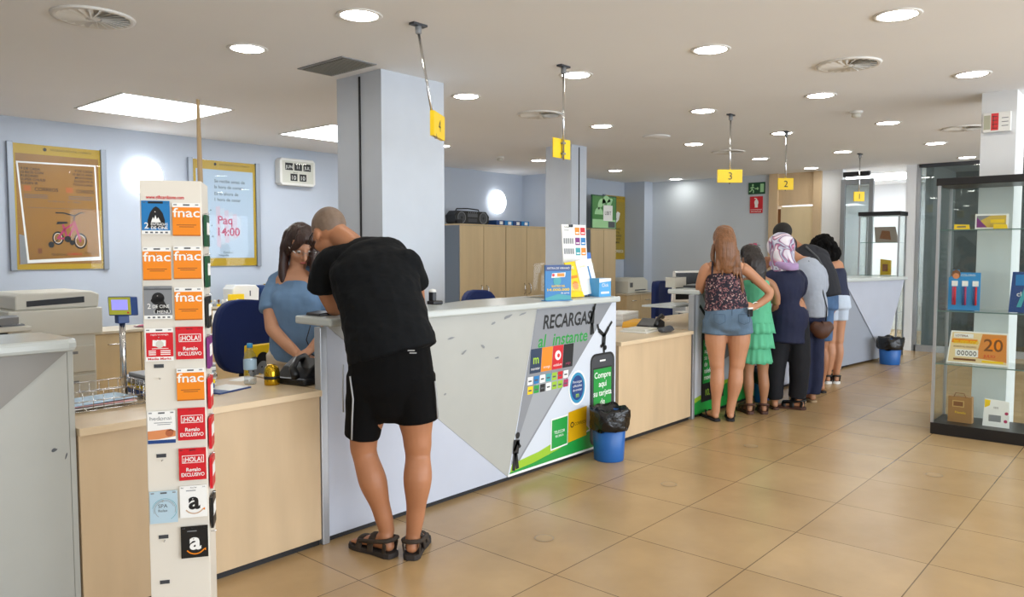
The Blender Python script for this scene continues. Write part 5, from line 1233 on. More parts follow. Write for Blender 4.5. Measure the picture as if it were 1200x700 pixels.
b.loft([(-.09, 0, 1.25), (-.130, -.01, 1.21), (-.145, -.05, 1.14), (-.14, -.085, 1.08)], [.055, .056, .058, .062], W, cap=.2)
b.loft([(-.13, .0, 1.245), (-.05, .0, 1.30), (-.045, .03, 1.30)], [.045, .035, .03], W); b.loft([(.13, .0, 1.245), (.05, .0, 1.30), (.045, .03, 1.30)], [.045, .035, .03], W)
b.loft([(.10, 0, 1.24), (.155, 0, 1.20), (.175, -.01, 1.12), (.18, -.02, 1.07)], [.062, .062, .060, .063], W, cap=.2)
solid(b, 'tshirt', TB, t, .0075, 4, .006, .08)
b = MB(); b.loft([(0, 0, .86), (0, 0, .78)], [(.172, .13), (.175, .135)], W, cap=.3)
for k in (-1, 1): b.loft([(k*.085, 0, .82), (k*.092, 0, .45), (k*.085, 0, .10)], [.105, .075, .062], W, cap=.1)
solid(b, 'trousers', mat('cream_trousers', 'D5C8B4', .8, bump=.2, bscale=15), t, .009, 4, .004, .1)
b = MB()
T = lambda p: tuple(HE @ Vector(p))
b.ell((0, -.022, .036), (.084, .095, .093), W, HE)
for k in (-1, 1): b.ell((k*.072, -.006, -.012), (.028, .05, .065), W, HE)
b.loft([T((0, .03, .128)), T((-.04, .078, .095)), T((-.062, .088, .045)), T((-.075, .07, .0))], [(.03, .014), (.034, .014), (.024, .012), (.012, .01)], W, lat=(1, 0, 0), n=12)
b.loft([T((0, .03, .128)), T((.03, .080, .095)), T((.052, .09, .050)), T((.072, .07, .0))], [(.03, .014), (.034, .014), (.026, .012), (.014, .01)], W, n=12)
b.loft([T((-.02, .05, .12)), T((-.005, .092, .09)), T((.0, .101, .062))], [(.03, .012), (.035, .010), (.03, .006)], W, n=12)
for k in (-1, 1):
    b.loft([(.02+k*.062, .0, 1.52), (.02+k*.082, -.015, 1.45), (.02+k*.088, -.035, 1.36), (.02+k*.090, -.055, 1.29), (.02+k*.082, -.07, 1.225)], [(.030, .062), (.026, .062), (.027, .052), (.026, .038), (.012, .014)], W, lat=(1, 0, 0), n=14)
b.loft([(.02, .05, 1.50), (.015, .07, 1.40), (.01, .065, 1.30), (.01, .06, 1.23)], [(.08, .04), (.085, .035), (.08, .03), (.05, .015)], W, n=14)
solid(b, 'hair', HR, t, .0065, 3, .006, .03)
b = MB()
for k in (-1, 1):
    Fg = fr(T((k*.033, .112, .002)), tuple(HE.to_3x3() @ Vector((-1, 0, 0))), tuple(HE.to_3x3() @ Vector((0, 0, 1))))
    b.ring(Fg, 0, 0, .025, .0022, M_greym, z=0, ry=.015); b.tube([T((k*.06, .108, .006)), T((k*.078, .05, .006)), T((k*.082, -.0, .0))], .0022, M_pap)
b.tube([T((-.008, .113, .006)), T((.008, .113, .006))], .0015, M_greym)
b.build('glasses', t)
for k in (-1, 1):
    MB().ell(T((k*.031, .0775, -.002)), (.0115, .0115, .0085), mat('eye_white', 'C9C2BC', .4)).ell(T((k*.031, .0865, -.004)), (.0055, .004, .0055), M_ink).build('eye', t)
MB().ell((0, .097, -.067), (.020, .006, .006), mat('lips', 'A8544E', .5), HE).build('lips', t)
MB().tube([(.11, -.155, 1.0), (.09, -.17, .92), (.12, -.17, .84), (.16, -.15, .8)], .003, M_black, 6).build('lanyard_cord', t)
for k in (-1, 1): outline((k*.08, .055), (k*.09, -.195), .036, .042, .0, .05, M_greyd).build('shoe', t, .01)

# --- woman with long dark-blonde hair, denim shorts
t = person('woman with long dark blonde hair, floral strap top and denim shorts, hand on hip', 5.963, 2.861)
b = MB()
b.loft([(.03, 0, .875), (.03, 0, .90), (.01, 0, 1.03), (.0, 0, 1.16), (.0, 0, 1.27), (.0, 0, 1.335)], [(.165, .12), (.17, .12), (.135, .095), (.145, .095), (.142, .07), (.055, .05)], W)
b.loft([(0, 0, 1.31), (-.005, .0, 1.38), (-.01, .01, 1.43)], [.055, .048, .048], W)
HBm = head(b, (-.010, .02, 1.50), (-.15, .98, -.12), 1.0)
b.loft([(.10, 0, 1.29), (.165, .0, 1.275), (.27, .015, 1.19), (.385, .02, 1.085)], [.045, .047, .042, .036], W)
b.loft([(.385, .02, 1.085), (.375, .02, 1.04), (.31, .01, .99), (.25, -.02, .958)], [.036, .036, .032, .024], W)
hand(b, (.252, -.02, .958), (-.92, -.35, -.12), (.1, -.9, .3), 1, .95, .25)
b.loft([(-.10, 0, 1.29), (-.155, 0, 1.27), (-.18, .05, 1.16), (-.175, .10, 1.09)], [.045, .046, .042, .036], W)
b.loft([(-.175, .10, 1.09), (-.14, .22, 1.12), (-.10, .33, 1.14)], [.036, .032, .024], W)
hand(b, (-.10, .33, 1.13), (.3, .95, -.1), (0, 0, 1), -1, .95, .4)
leg(b, [(-.058, 0, .84), (-.064, .0, .70), (-.052, 0, .50), (-.046, .0, .43), (-.050, -.015, .33), (-.052, 0, .16), (-.052, 0, .07)], [.10, .090, .062, .055, .058, .037, .032])
leg(b, [(.118, 0, .84), (.128, 0, .70), (.120, 0, .50), (.112, .0, .43), (.103, -.015, .33), (.080, 0, .16), (.066, 0, .07)], [.10, .096, .066, .059, .062, .039, .033])
foot(b, (-.052, 0, .075), (-.05, -.035), (-.10, .19), .018, .038, .92)
foot(b, (.066, 0, .075), (.062, -.035), (.12, .19), .018, .038, .92)
solid(b, 'body', SK_b, t, .0065, 3)
fl = bpy.data.materials.new('floral_cloth'); fl.use_nodes = True; nt = fl.node_tree; bs = nt.nodes['Principled BSDF']; bs.inputs['Roughness'].default_value = .85
tc = nt.nodes.new('ShaderNodeTexCoord'); vo = nt.nodes.new('ShaderNodeTexVoronoi'); vo.inputs['Scale'].default_value = 95; rp = nt.nodes.new('ShaderNodeValToRGB')
nt.links.new(tc.outputs['Object'], vo.inputs['Vector']); nt.links.new(vo.outputs['Color'], rp.inputs[0]); nt.links.new(rp.outputs[0], bs.inputs['Base Color'])
rp.color_ramp.interpolation = 'CONSTANT'; els = rp.color_ramp.elements; els[0].position = 0; els[0].color = srgb('1C1826'); els[1].position = .46; els[1].color = srgb('7E5558')
for p_, c_ in ((.62, '1F2030'), (.74, 'B0918C'), (.80, '4A2E3A')):
    e = els.new(p_); e.color = srgb(c_)
b = MB()
b.loft([(.022, 0, .945), (.015, 0, 1.02), (.005, 0, 1.12), (.0, 0, 1.18), (0, .01, 1.215)], [(.188, .135), (.172, .122), (.160, .112), (.156, .106), (.150, .095)], W, cap=.12)
b.ell((-.06, .10, 1.17), (.07, .05, .06), W); b.ell((.06, .10, 1.17), (.07, .05, .06), W)
tp = solid(b, 'strap_top', fl, t, .0075, 3, .008, .07)
b = MB()
for x0, x1 in ((-.125, -.105), (.115, .100)): b.tube([(x0, -.085, 1.20), (x0*.98, -.078, 1.27), (x1, -.03, 1.335), (x1, .04, 1.33), (x0, .10, 1.22)], .008, mat('dark_strap', '1C1826', .8), 8)
b.build('shoulder_straps', tp)
DN = mat('denim', '5C7389', .85, noise=.22, nscale=7, bump=.3, bscale=200)
b = MB()
b.loft([(.022, 0, .99), (.026, 0, .93), (.03, -.005, .86), (.03, -.005, .80), (.03, 0, .765)], [(.160, .118), (.182, .135), (.196, .148), (.196, .140), (.15, .10)], W, cap=.45)
b.ell((-.055, -.075, .855), (.09, .08, .085), W); b.ell((.115, -.075, .855), (.09, .08, .085), W)
b.loft([(-.06, 0, .84), (-.066, 0, .77), (-.068, 0, .735)], [(.113, .125), (.108, .113), (.110, .112)], W, cap=.1)
b.loft([(.12, 0, .84), (.130, 0, .77), (.134, 0, .735)], [(.113, .125), (.112, .116), (.114, .116)], W, cap=.1)
sh = solid(b, 'denim_shorts', DN, t, .0075, 3, .004, .06)
b = MB(); st = mat('denim_stitch', '3F546C', .9)
for x in (-.075, .125):
    b.tube([(x-.045, -.150, .905), (x-.045, -.160, .845), (x, -.163, .825), (x+.045, -.160, .845), (x+.045, -.150, .905), (x, -.156, .908)], .0022, st, 6, closed=True)
b.tube([(.03, -.138, .96), (.028, -.146, .90), (.027, -.140, .85)], .002, st, 6)
b.build('back_pocket', sh)
MP = Matrix.Translation((.182, -.112, .925)) @ Matrix.Rotation(math.radians(42), 4, 'Z'); MB().box(-.032, .032, -.012, .0, -.04, .022, M_ink, MP).box(-.032, .032, -.012, .0, .022, .036, M_pap, MP).build('phone_in_pocket', t, .003)
b = MB(); T = lambda p: tuple(HBm @ Vector(p))
b.ell((0, -.022, .034), (.089, .098, .098), W, HBm)
b.loft([T((0, -.04, .09)), (-.015, -.075, 1.50), (-.012, -.092, 1.40), (-.005, -.092, 1.31), (.01, -.085, 1.25)], [(.075, .045), (.092, .052), (.088, .042), (.066, .028), (.03, .014)], W, n=16)
for x0, x1, zb in ((-.06, -.085, 1.20), (-.03, -.05, 1.16), (.04, .06, 1.12), (.065, .088, 1.08), (.075, .125, 1.06), (.02, .03, 1.2), (-.075, -.105, 1.24)):
    zb = 1.16+(zb-1.06)*.55; b.loft([(x0, -.085, 1.42), (x0*1.1, -.098, 1.34), ((x0+x1)/2, -.092, 1.28), (x1*.9, -.092, zb)], [(.024, .014), (.022, .012), (.015, .008), (.004, .003)], W, n=8)
b.loft([(.075, .02, 1.47), (.10, -.0, 1.38), (.105, -.03, 1.28), (.125, -.07, 1.15), (.13, -.075, 1.05)], [(.02, .05), (.025, .04), (.022, .028), (.016, .016), (.006, .006)], W, n=10)
b.loft([(-.085, .02, 1.47), (-.10, -.0, 1.38), (-.095, -.04, 1.30)], [(.016, .05), (.018, .04), (.008, .012)], W, n=10)
solid(b, 'hair', HB, t, .006, 2, .006, .03)
MB().tube([(.262+.03*math.cos(a), -.015+.0*a, .968+.03*math.sin(a)) for a in [k*PI/6 for k in range(12)]], .004, M_pap, 6, closed=True).build('bracelet', t)
ff = mat('flipflop_black', '17161A', .7)
sandal(t, (-.05, -.04), (-.10, .20), ff, ff, False, .95, 'flip_flop'); sandal(t, (.062, -.04), (.12, .20), ff, ff, False, .95, 'flip_flop')

# --- girl in mint dress
t = person('girl in tiered mint green dress with a bow hairband, beside the woman in denim shorts', 6.41, 2.765)
b = MB()
b.loft([(-.01, 0, .72), (-.01, 0, .85), (-.015, 0, .98), (-.02, 0, 1.10), (-.02, 0, 1.17), (-.03, .02, 1.22)], [(.125, .10), (.12, .095), (.105, .085), (.115, .085), (.11, .06), (.045, .04)], W)
b.loft([(-.03, .01, 1.2), (-.05, .03, 1.28)], [.042, .042], W)
HG = head(b, (-.058, .04, 1.355), (-.3, .85, -.4), .95)
b.loft([(.075, 0, 1.16), (.125, .0, 1.13), (.16, -.01, 1.05), (.172, -.0, .975)], [.036, .036, .031, .028], W)
b.loft([(.172, 0, .975), (.14, .10, 1.0), (.09, .22, 1.06)], [.029, .026, .02], W)
hand(b, (.09, .22, 1.06), (-.3, .9, .3), (0, -.3, 1), 1, .85, .5)
b.loft([(-.10, 0, 1.16), (-.155, .02, 1.05), (-.16, .06, .98)], [.036, .032, .028], W)
b.loft([(-.16, .06, .98), (-.12, .18, 1.06), (-.08, .28, 1.13)], [.029, .025, .02], W)
hand(b, (-.08, .28, 1.125), (.2, .95, 0), (0, 0, 1), -1, .85, .5)
leg(b, [(-.06, 0, .75), (-.066, 0, .52), (-.068, .0, .36), (-.066, -.01, .26), (-.056, 0, .12), (-.052, 0, .06)], [.075, .06, .045, .046, .03, .027])
leg(b, [(.05, 0, .75), (.055, 0, .52), (.060, .0, .36), (.068, -.01, .26), (.072, 0, .12), (.073, 0, .07)], [.075, .06, .045, .046, .03, .027])
foot(b, (-.052, 0, .065), (-.048, -.03), (-.085, .17), .018, .034, .84)
foot(b, (.073, 0, .065), (.07, -.03), (.10, .17), .018, .034, .84)
solid(b, 'body', SK_g, t, .0065, 3)
MT = mat('mint_cloth', '5CB98E', .75, noise=.05, nscale=8)
def ruff(z0, z1, r0, r1, ry, ph, cx=-.008):
    b = MB(); n = 72; vs = []; fs = []
    K = 6
    for j in range(K+1):
        f = j/K; z = z0+(z1-z0)*f; r = r0+(r1-r0)*f; q = ry*(r0+(r1-r0)*f)/r1
        for i in range(n):
            a = 2*PI*i/n; w = 1+(.055*f)*math.sin(17*a+ph)+.02*f*math.sin(5*a+ph*2)
            vs.append((cx+r*w*math.cos(a), q*w*math.sin(a), z+.006*f*math.sin(9*a+ph)))
    for j in range(K):
        for i in range(n): a = j*n+i; c = j*n+(i+1) % n; fs.append((a, a+n, c+n, c))
    fs.append(tuple(range(n))); fs.append(tuple(reversed([v+K*n for v in range(n)])))
    return b.add(vs, fs, MT, True)
b = MB()
b.loft([(-.012, 0, .80), (-.013, 0, .92), (-.018, 0, 1.05), (-.02, 0, 1.13), (-.02, .0, 1.17)], [(.150, .12), (.132, .105), (.126, .098), (.124, .09), (.115, .075)], W, cap=.15)
dr = solid(b, 'dress', MT, t, .0075, 3, .006, .06)
for z0, z1, r0, r1, ph in ((.90, .715, .128, .160, 1), (.79, .585, .128, .158, 2.4), (.64, .452, .115, .142, 4)):
    ruff(z0, z1, r0, r1, r1*.80, ph).build('ruffle', dr)
b = MB(); T = lambda p: tuple(HG @ Vector(p))
b.ell((0, -.024, .034), (.087, .096, .095), W, HG)
b.loft([T((0, -.05, .08)), (-.045, -.05, 1.34), (-.03, -.065, 1.26), (-.02, -.07, 1.17), (-.015, -.06, 1.12)], [(.075, .04), (.09, .05), (.085, .04), (.065, .026), (.03, .012)], W, n=14)
solid(b, 'hair', HD, t, .0075, 3, .012, .025)
b = MB()
b.tube([T((.093*math.cos(a), -.01, .03+.10*math.sin(a))) for a in [k*PI/12 for k in range(13)]], .006, M_ink, 8)
bx = MB()
for s_ in (-1, 1): bx.loft([T((.055, -.01, .115)), T((.055+s_*.022, -.02, .135)), T((.055+s_*.036, -.02, .130))], [(.004, .004), (.014, .008), (.012, .006)], M_pink, n=8)
bx.tube([T((.055, -.01, .12)), T((.08, -.0, .155)), T((.12, .0, .160))], [.006, .005, .002], M_ink, 6); bx.tube([T((.06, -.01, .12)), T((.10, -.01, .14)), T((.135, -.02, .125))], [.005, .004, .002], M_ink, 6)
hb = b.build('hairband', t); bx.build('bow', hb)
br = mat('brown_leather', '4A2C20', .6)
sandal(t, (-.048, -.035), (-.085, .18), br, br, True, .85); sandal(t, (.07, -.035), (.10, .18), br, br, True, .85)

# --- woman in headscarf and navy tunic
t = person('woman in patterned pink and white headscarf, navy tunic and black trousers', 6.79, 2.62)
b = MB()
b.loft([(-.0, 0, .875), (-.02, 0, .90), (-.035, .01, 1.0), (-.04, .03, 1.12), (-.045, .05, 1.21), (-.05, .08, 1.28)], [(.155, .125), (.155, .125), (.12, .10), (.15, .11), (.15, .08), (.05, .05)], W)
b.loft([(-.05, .07, 1.26), (-.058, .09, 1.36)], [.05, .05], W)
HH = head(b, (-.062, .11, 1.44), (-.45, .8, -.35), 1.0)
b.loft([(-.15, .05, 1.20), (-.22, .08, 1.12), (-.24, .12, 1.02)], [.045, .042, .036], W)
b.loft([(-.24, .12, 1.02), (-.22, .20, 1.14), (-.17, .22, 1.26)], [.036, .032, .024], W)
hand(b, (-.17, .22, 1.26), (.2, .1, .95), (-.5, -.8, 0), 1, .92, .5)
b.loft([(.09, .05, 1.20), (.12, .12, 1.1), (.11, .2, 1.02)], [.045, .042, .036], W)
b.loft([(.11, .2, 1.02), (.05, .28, 1.08), (.0, .34, 1.13)], [.036, .03, .024], W)
hand(b, (.0, .34, 1.125), (-.2, .95, 0), (0, 0, 1), 1, .92, .5)
leg(b, [(-.08, 0, .82), (-.10, .01, .45), (-.115, .0, .3), (-.122, .0, .09)], [.09, .055, .052, .034])
leg(b, [(.06, 0, .82), (.085, -.01, .45), (.09, -.02, .3), (.09, -.02, .08)], [.09, .055, .052, .034])
foot(b, (-.122, 0, .09), (-.12, -.03), (-.14, .19), .018, .038, .92)
foot(b, (.09, -.02, .085), (.13, -.03), (-.06, .10), .018, .038, .92)
solid(b, 'body', SK_d, t, .008, 3)
NV = mat('navy_cloth', '131A3A', .8, noise=.12, nscale=6, bump=.2, bscale=14)
b = MB()
b.loft([(-.028, 0, .615), (-.022, 0, .72), (-.018, -.01, .84), (-.035, 0, .965), (-.042, .015, 1.08), (-.046, .03, 1.17), (-.048, .05, 1.235), (-.05, .065, 1.27)], [(.178, .155), (.170, .152), (.172, .155), (.118, .112), (.166, .135), (.172, .12), (.135, .09), (.08, .06)], W, cap=.12)
b.loft([(-.13, .04, 1.20), (-.21, .06, 1.16), (-.245, .10, 1.08), (-.25, .12, 1.02)], [.07, .062, .056, .05], W, cap=.3)
b.loft([(-.25, .12, 1.01), (-.235, .18, 1.12), (-.20, .21, 1.2)], [.05, .046, .042], W, cap=.2)
b.loft([(.06, .04, 1.20), (.115, .08, 1.15), (.13, .14, 1.06), (.11, .2, 1.02)], [.07, .064, .058, .05], W, cap=.3)
b.loft([(.11, .2, 1.02), (.05, .28, 1.09)], [.05, .042], W, cap=.2)
solid(b, 'tunic', NV, t, .008, 4, .008, .08)
b = MB(); b.loft([(0, 0, .85), (.0, 0, .72)], [(.15, .13), (.16, .14)], W, cap=.3)
b.loft([(-.08, 0, .8), (-.11, .01, .5), (-.125, .01, .25), (-.118, .02, .10)], [(.10, .12), (.095, .10), (.08, .09), (.072, .08)], W, cap=.1)
b.loft([(.06, 0, .8), (.085, -.01, .5), (.085, -.01, .25), (.075, -.0, .11)], [(.10, .12), (.095, .10), (.08, .09), (.075, .085)], W, cap=.1)
solid(b, 'trousers', mat('black_trousers', '0D0E16', .85, bump=.2, bscale=10), t, .009, 4, .01, .09)
sc = bpy.data.materials.new('scarf_cloth'); sc.use_nodes = True; nt = sc.node_tree; bs = nt.nodes['Principled BSDF']; bs.inputs['Roughness'].default_value = .7
tc = nt.nodes.new('ShaderNodeTexCoord'); ns = nt.nodes.new('ShaderNodeTexNoise'); ns.inputs['Scale'].default_value = 3.6; ns.inputs['Distortion'].default_value = 2.6; ns.inputs['Detail'].default_value = 1; rp = nt.nodes.new('ShaderNodeValToRGB')
nt.links.new(tc.outputs['Object'], ns.inputs['Vector']); nt.links.new(ns.outputs['Fac'], rp.inputs[0]); nt.links.new(rp.outputs[0], bs.inputs['Base Color'])
els = rp.color_ramp.elements; els[0].position = .30; els[0].color = srgb('E9E4EC'); els[1].position = .74; els[1].color = srgb('E9E4EC')
for p_, c_ in ((.40, 'D8D2E0'), (.435, '9A3A6C'), (.48, '8E93B0'), (.54, 'DCDCE8'), (.57, '6A7088'), (.615, 'C76A94'), (.66, 'ECE8EE')):
    e = els.new(p_); e.color = srgb(c_)
b = MB()
b.ell((0, -.015, .026), (.118, .128, .125), W, HH); b.ell((0, -.01, -.05), (.10, .10, .09), W, HH)
b.loft([(-.062, .07, 1.42), (-.058, .055, 1.34), (-.05, .045, 1.28), (-.045, .035, 1.24)], [(.108, .112), (.10, .105), (.115, .105), (.125, .10)], W, cap=.2)
scf = solid(b, 'headscarf', sc, t, .0075, 4, .01, .06)
MB().loft([(-.15, .11, 1.31), (-.125, -.02, 1.30), (-.05, -.085, 1.285), (.03, -.045, 1.285), (.07, .06, 1.30)], [(.026, .012), (.032, .014), (.034, .014), (.032, .014), (.02, .012)], mat('lilac_cloth', 'B093C0', .7, noise=.1, nscale=20), lat=(0, 0, 1), n=12).build('scarf_fold', scf)
sandal(t, (-.12, -.035), (-.14, .20), br, br, False, .92); sandal(t, (.132, -.035), (-.065, .105), br, M_ink, True, .92)

# --- woman in pale blouse with brown bag
t = person('woman in loose pale blouse carrying a brown shoulder bag, face hidden', 7.15, 2.72)
b = MB()
b.loft([(.15, 0, .875), (.15, 0, .92), (.14, .01, 1.04), (.12, .04, 1.18), (.09, .07, 1.29), (.06, .10, 1.35)], [(.14, .115), (.145, .115), (.12, .10), (.14, .10), (.13, .07), (.05, .05)], W)
b.loft([(.06, .09, 1.34), (.0, .13, 1.40)], [.048, .048], W)
HW = head(b, (-.03, .16, 1.445), (-.6, .7, -.5), .97)
b.loft([(.18, .05, 1.28), (.235, .05, 1.16), (.23, .06, 1.05)], [.045, .04, .036], W)
b.loft([(.23, .06, 1.05), (.17, .17, 1.06), (.10, .27, 1.1)], [.036, .03, .024], W)
hand(b, (.10, .27, 1.1), (-.3, .9, 0), (0, 0, 1), 1, .92, .5)
b.loft([(.0, .07, 1.28), (-.04, .12, 1.16), (-.05, .16, 1.08)], [.045, .04, .036], W); b.loft([(-.05, .16, 1.08), (-.04, .30, 1.14)], [.034, .024], W)
hand(b, (-.04, .30, 1.14), (0, 1, 0), (0, 0, 1), -1, .92, .5)
for x in (.09, .19):
    leg(b, [(x, 0, .82), (x, 0, .45), (x, 0, .3), (x, 0, .09)], [.085, .052, .05, .034]); foot(b, (x, 0, .09), (x, -.03), (x-.02, .19), .018, .038, .92)
solid(b, 'body', SK_b, t, .008, 3)
b = MB(); WL = mat('pale_blouse', 'AEB6C4', .8, noise=.04, nscale=9, bump=.2, bscale=12)
b.loft([(.172, -.01, .815), (.168, -.01, .92), (.155, -.01, 1.04), (.135, .01, 1.17), (.11, .04, 1.27), (.085, .065, 1.335)], [(.125, .15), (.125, .145), (.118, .13), (.145, .13), (.14, .10), (.08, .065)], W, cap=.12)
b.loft([(.17, .03, 1.28), (.235, .03, 1.22), (.262, .03, 1.12), (.255, .04, 1.05)], [.07, .066, .062, .058], W, cap=.3)
b.loft([(.255, .04, 1.05), (.20, .12, 1.03), (.15, .2, 1.07)], [.055, .05, .045], W, cap=.3)
b.loft([(.02, .06, 1.28), (-.03, .11, 1.18), (-.05, .15, 1.08)], [.065, .06, .055], W, cap=.3)
solid(b, 'blouse', WL, t, .008, 4, .012, .07)
b = MB(); b.loft([(.15, 0, .88), (.15, 0, .76)], [(.14, .13), (.145, .13)], W, cap=.3)
for x in (.09, .19): b.loft([(x, 0, .8), (x+.005, 0, .5), (x+.01, 0, .25), (x, .01, .09)], [(.09, .11), (.085, .1), (.08, .09), (.072, .08)], W, cap=.1)
solid(b, 'trousers', mat('navy_trousers', '1C2342', .85, noise=.1, nscale=12), t, .009, 4, .008, .09)
b = MB(); b.ell((0, -.02, .03), (.088, .098, .096), W, HW); solid(b, 'hair', HD, t, .008, 3, .01, .03)
MB().tube([(.02, .12, 1.33), (.11, -.03, 1.33), (.20, -.115, 1.10), (.245, -.14, .9), (.235, -.15, .78)], .006, M_ink, 8).build('bag_strap', t)
mm = MB(); mm.loft([(.12, -.16, .735), (.19, -.175, .70), (.27, -.16, .735)], [(.05, .03), (.085, .045), (.05, .03)], mat('bag_leather', '54311F', .5, noise=.15, nscale=8), lat=(0, 0, 1), n=20); mm.build('shoulder_bag', t)
bl = mat('blue_strap', '5B6FA0', .6)
for x in (.09, .19): sandal(t, (x, -.035), (x-.02, .20), mat('cork_sole', 'B59A78', .7), bl, False, .92)

# --- man in black t-shirt and denim shorts further along
t = person('man in black t-shirt and long denim shorts leaning in towards the counter, grey sling strap', 7.75, 2.80)
b = MB()
b.loft([(.13, 0, .875), (.13, 0, .94), (.11, .03, 1.06), (.06, .08, 1.22), (-.01, .14, 1.37), (-.07, .19, 1.46)], [(.15, .115), (.155, .115), (.145, .105), (.165, .11), (.16, .09), (.06, .055)], W)
b.loft([(-.06, .18, 1.45), (-.14, .22, 1.53)], [.058, .055], W)
HN = head(b, (-.20, .25, 1.585), (-.6, .7, -.45), 1.03)
b.loft([(.12, .1, 1.38), (.17, .12, 1.24), (.16, .18, 1.14)], [.05, .045, .04], W); b.loft([(.16, .18, 1.14), (.06, .25, 1.13)], [.04, .028], W)
hand(b, (.06, .25, 1.13), (-.5, .85, 0), (0, 0, 1), 1, 1, .5)
b.loft([(-.14, .15, 1.38), (-.2, .22, 1.26), (-.2, .27, 1.15)], [.05, .045, .04], W); b.loft([(-.2, .27, 1.15), (-.12, .34, 1.14)], [.038, .028], W)
hand(b, (-.12, .33, 1.14), (.3, .9, 0), (0, 0, 1), -1, 1, .5)
for x, y in ((.055, .1), (.135, 0)):
    leg(b, [(x, y, .84), (x, y, .52), (x-.002, y, .44), (x+.006, y-.02, .34), (x+.004, y, .12)], [.09, .062, .056, .06, .036]); foot(b, (x+.004, y, .12), (x+.01, y-.05), (x-.06, y+.20), .018, .044)
solid(b, 'body', SK_m, t, .008, 3)
b = MB()
b.loft([(.145, -.01, .975), (.13, 0, 1.06), (.10, .03, 1.17), (.05, .07, 1.28), (.0, .12, 1.38), (-.05, .16, 1.45)], [(.165, .14), (.165, .14), (.178, .14), (.185, .13), (.17, .105), (.08, .07)], W, cap=.15)
b.loft([(.07, .1, 1.40), (.155, .11, 1.37), (.182, .12, 1.28), (.185, .13, 1.22)], [.08, .075, .07, .07], W, cap=.2)
b.loft([(-.08, .14, 1.40), (-.16, .17, 1.37), (-.2, .2, 1.28)], [.08, .075, .07], W, cap=.2)
solid(b, 'tshirt', mat('black_cotton_worn', '20222A', .8, bump=.25, bscale=10), t, .009, 4, .006, .09)
b = MB(); b.loft([(.135, 0, 1.0), (.12, 0, .86)], [(.15, .125), (.165, .14)], W, cap=.2)
for x, y in ((.055, .08), (.140, 0)): b.loft([(x, y, .86), (x, y, .7), (x, y, .53)], [(.10, .12), (.098, .105), (.092, .1)], W, cap=.1)
solid(b, 'denim_shorts', mat('denim_blue', '4C6C94', .85, noise=.2, nscale=8), t, .009, 4, .006, .06)
b = MB(); b.ell((0, -.018, .034), (.082, .098, .094), W, HN); solid(b, 'hair', mat('short_dark_hair', '1E1A18', .7, bump=.6, bscale=120), t, .008, 2)
MB().tube([(-.03, .05, 1.47), (.06, -.03, 1.36), (.12, -.09, 1.22), (.16, -.13, 1.05), (.2, -.1, .98)], .010, M_inkg, 8).build('sling_strap', t)
for x, y in ((.055, .1), (.135, 0)): sandal(t, (x+.01, y-.055), (x-.06, y+.21), ff, ff, False, 1.0, 'flip_flop')

# --- woman with black curls
t = person('woman with big black curly hair and white shorts, last in the queue', 8.4, 2.85)
b = MB()
b.loft([(.09, 0, .875), (.09, 0, .9), (.08, .01, 1.02), (.06, .02, 1.15), (.045, .03, 1.26), (.02, .04, 1.33)], [(.145, .115), (.15, .12), (.12, .095), (.135, .10), (.135, .07), (.05, .05)], W)
b.loft([(.02, .04, 1.31), (-.02, .06, 1.4)], [.05, .048], W)
HC = head(b, (-.035, .07, 1.46), (-.5, .8, -.2), .98)
b.loft([(.12, .03, 1.27), (.17, .03, 1.15), (.165, .08, 1.05)], [.045, .04, .035], W); b.loft([(.165, .08, 1.05), (.10, .22, 1.1)], [.034, .024], W)
hand(b, (.10, .22, 1.1), (-.2, .95, 0), (0, 0, 1), 1, .92, .5)
b.loft([(-.05, .03, 1.27), (-.08, .08, 1.15), (-.07, .12, 1.06)], [.045, .04, .035], W); b.loft([(-.07, .12, 1.06), (-.04, .26, 1.12)], [.034, .024], W)
hand(b, (-.04, .25, 1.12), (.1, .95, 0), (0, 0, 1), -1, .92, .5)
for x in (.04, .13):
    leg(b, [(x, 0, .82), (x, 0, .5), (x, 0, .43), (x-.0, -.015, .33), (x-.012, 0, .1)], [.09, .06, .052, .054, .033]); foot(b, (x-.012, 0, .1), (x-.01, -.03), (x-.03, .19), .022, .038, .92)
solid(b, 'body', SK_b, t, .008, 3)
b = MB(); b.loft([(.09, 0, .93), (.08, .01, 1.05), (.06, .02, 1.16), (.05, .03, 1.22)], [(.15, .12), (.135, .11), (.148, .115), (.14, .09)], W, cap=.15); solid(b, 'vest_top', mat('dark_vest', '232A44', .8), t, .009, 3)
b = MB(); b.loft([(.09, 0, .96), (.09, 0, .82)], [(.145, .12), (.165, .14)], W, cap=.2)
for x in (.04, .13): b.loft([(x, 0, .86), (x, 0, .69)], [(.098, .115), (.095, .105)], W, cap=.1)
solid(b, 'white_shorts', mat('pale_denim', 'C5D2E2', .85, noise=.06, nscale=10), t, .009, 3)
b = MB(); random.seed(3)
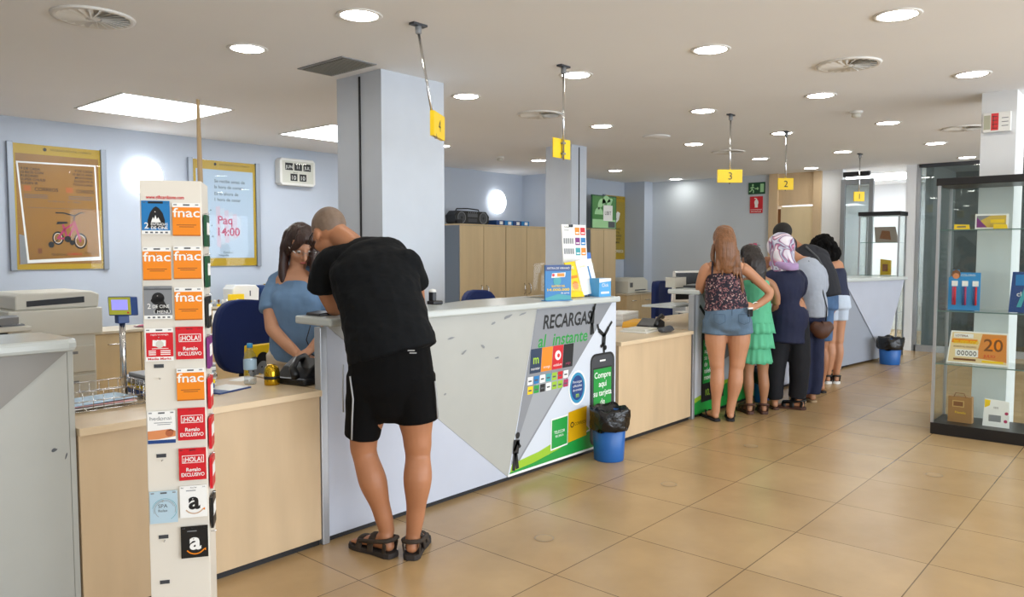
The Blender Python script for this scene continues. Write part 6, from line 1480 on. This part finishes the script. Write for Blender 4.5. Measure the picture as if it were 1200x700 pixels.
for i in range(75):
    a = random.uniform(0, 2*PI); p_ = random.uniform(-.85, 1); r = .105
    d_ = Vector((math.cos(a)*math.sqrt(1-p_*p_), math.sin(a)*math.sqrt(1-p_*p_), p_))
    if d_.y > .72: continue
    q = Vector((-.03, .055, 1.475))+Vector((d_.x*r*1.05, d_.y*r, d_.z*r*1.0)) + (Vector((.02, -.02, -.05)) if p_ < 0 else Vector())
    b.ell(tuple(q), (.036, .036, .036), W, nu=10, nv=7)
b.ell((-.03, .045, 1.485), (.115, .105, .12), W); b.ell((.06, .0, 1.40), (.08, .06, .09), W)
solid(b, 'curly_hair', HK, t, .007, 1, .016, .018)
for x in (.04, .13): sandal(t, (x-.01, -.035), (x-.03, .20), M_pap, M_ink, True, .9)

# ------------------------------------------------------------------ light and camera
w = bpy.data.worlds.new('world'); SC.world = w; w.use_nodes = True
w.node_tree.nodes['Background'].inputs[0].default_value = (.82, .9, 1, 1); w.node_tree.nodes['Background'].inputs[1].default_value = 1.0
L = bpy.data.lights.new('daylight', 'AREA'); L.shape = 'RECTANGLE'; L.size = 14; L.size_y = 2.2; L.energy = 420; L.color = (.85, .92, 1)
lo = bpy.data.objects.new('shopfront_daylight', L); COL.objects.link(lo); lo.location = (5, Y0-.6, 1.4); lo.rotation_euler = (PI/2, 0, 0)
cam = bpy.data.cameras.new('camera'); co = bpy.data.objects.new('camera', cam); COL.objects.link(co); SC.camera = co
cam.sensor_width = 36; cam.lens = 36*898.6/1200; cam.clip_start = .05; cam.clip_end = 60
fw = Vector((math.cos(.0599)*math.cos(YAW), math.cos(.0599)*math.sin(YAW), -math.sin(.0599)))
co.location = (0, 0, 1.41); co.rotation_euler = fw.to_track_quat('-Z', 'Y').to_euler()
SC.view_settings.view_transform = 'Standard'; SC.view_settings.look = 'None'; SC.view_settings.gamma = 1; SC.view_settings.use_curve_mapping = False
SC.view_settings.exposure = .52
SC.cycles.max_bounces = 8; SC.cycles.transparent_max_bounces = 24; SC.cycles.use_denoising = True
SC.cycles.sample_clamp_indirect = 6
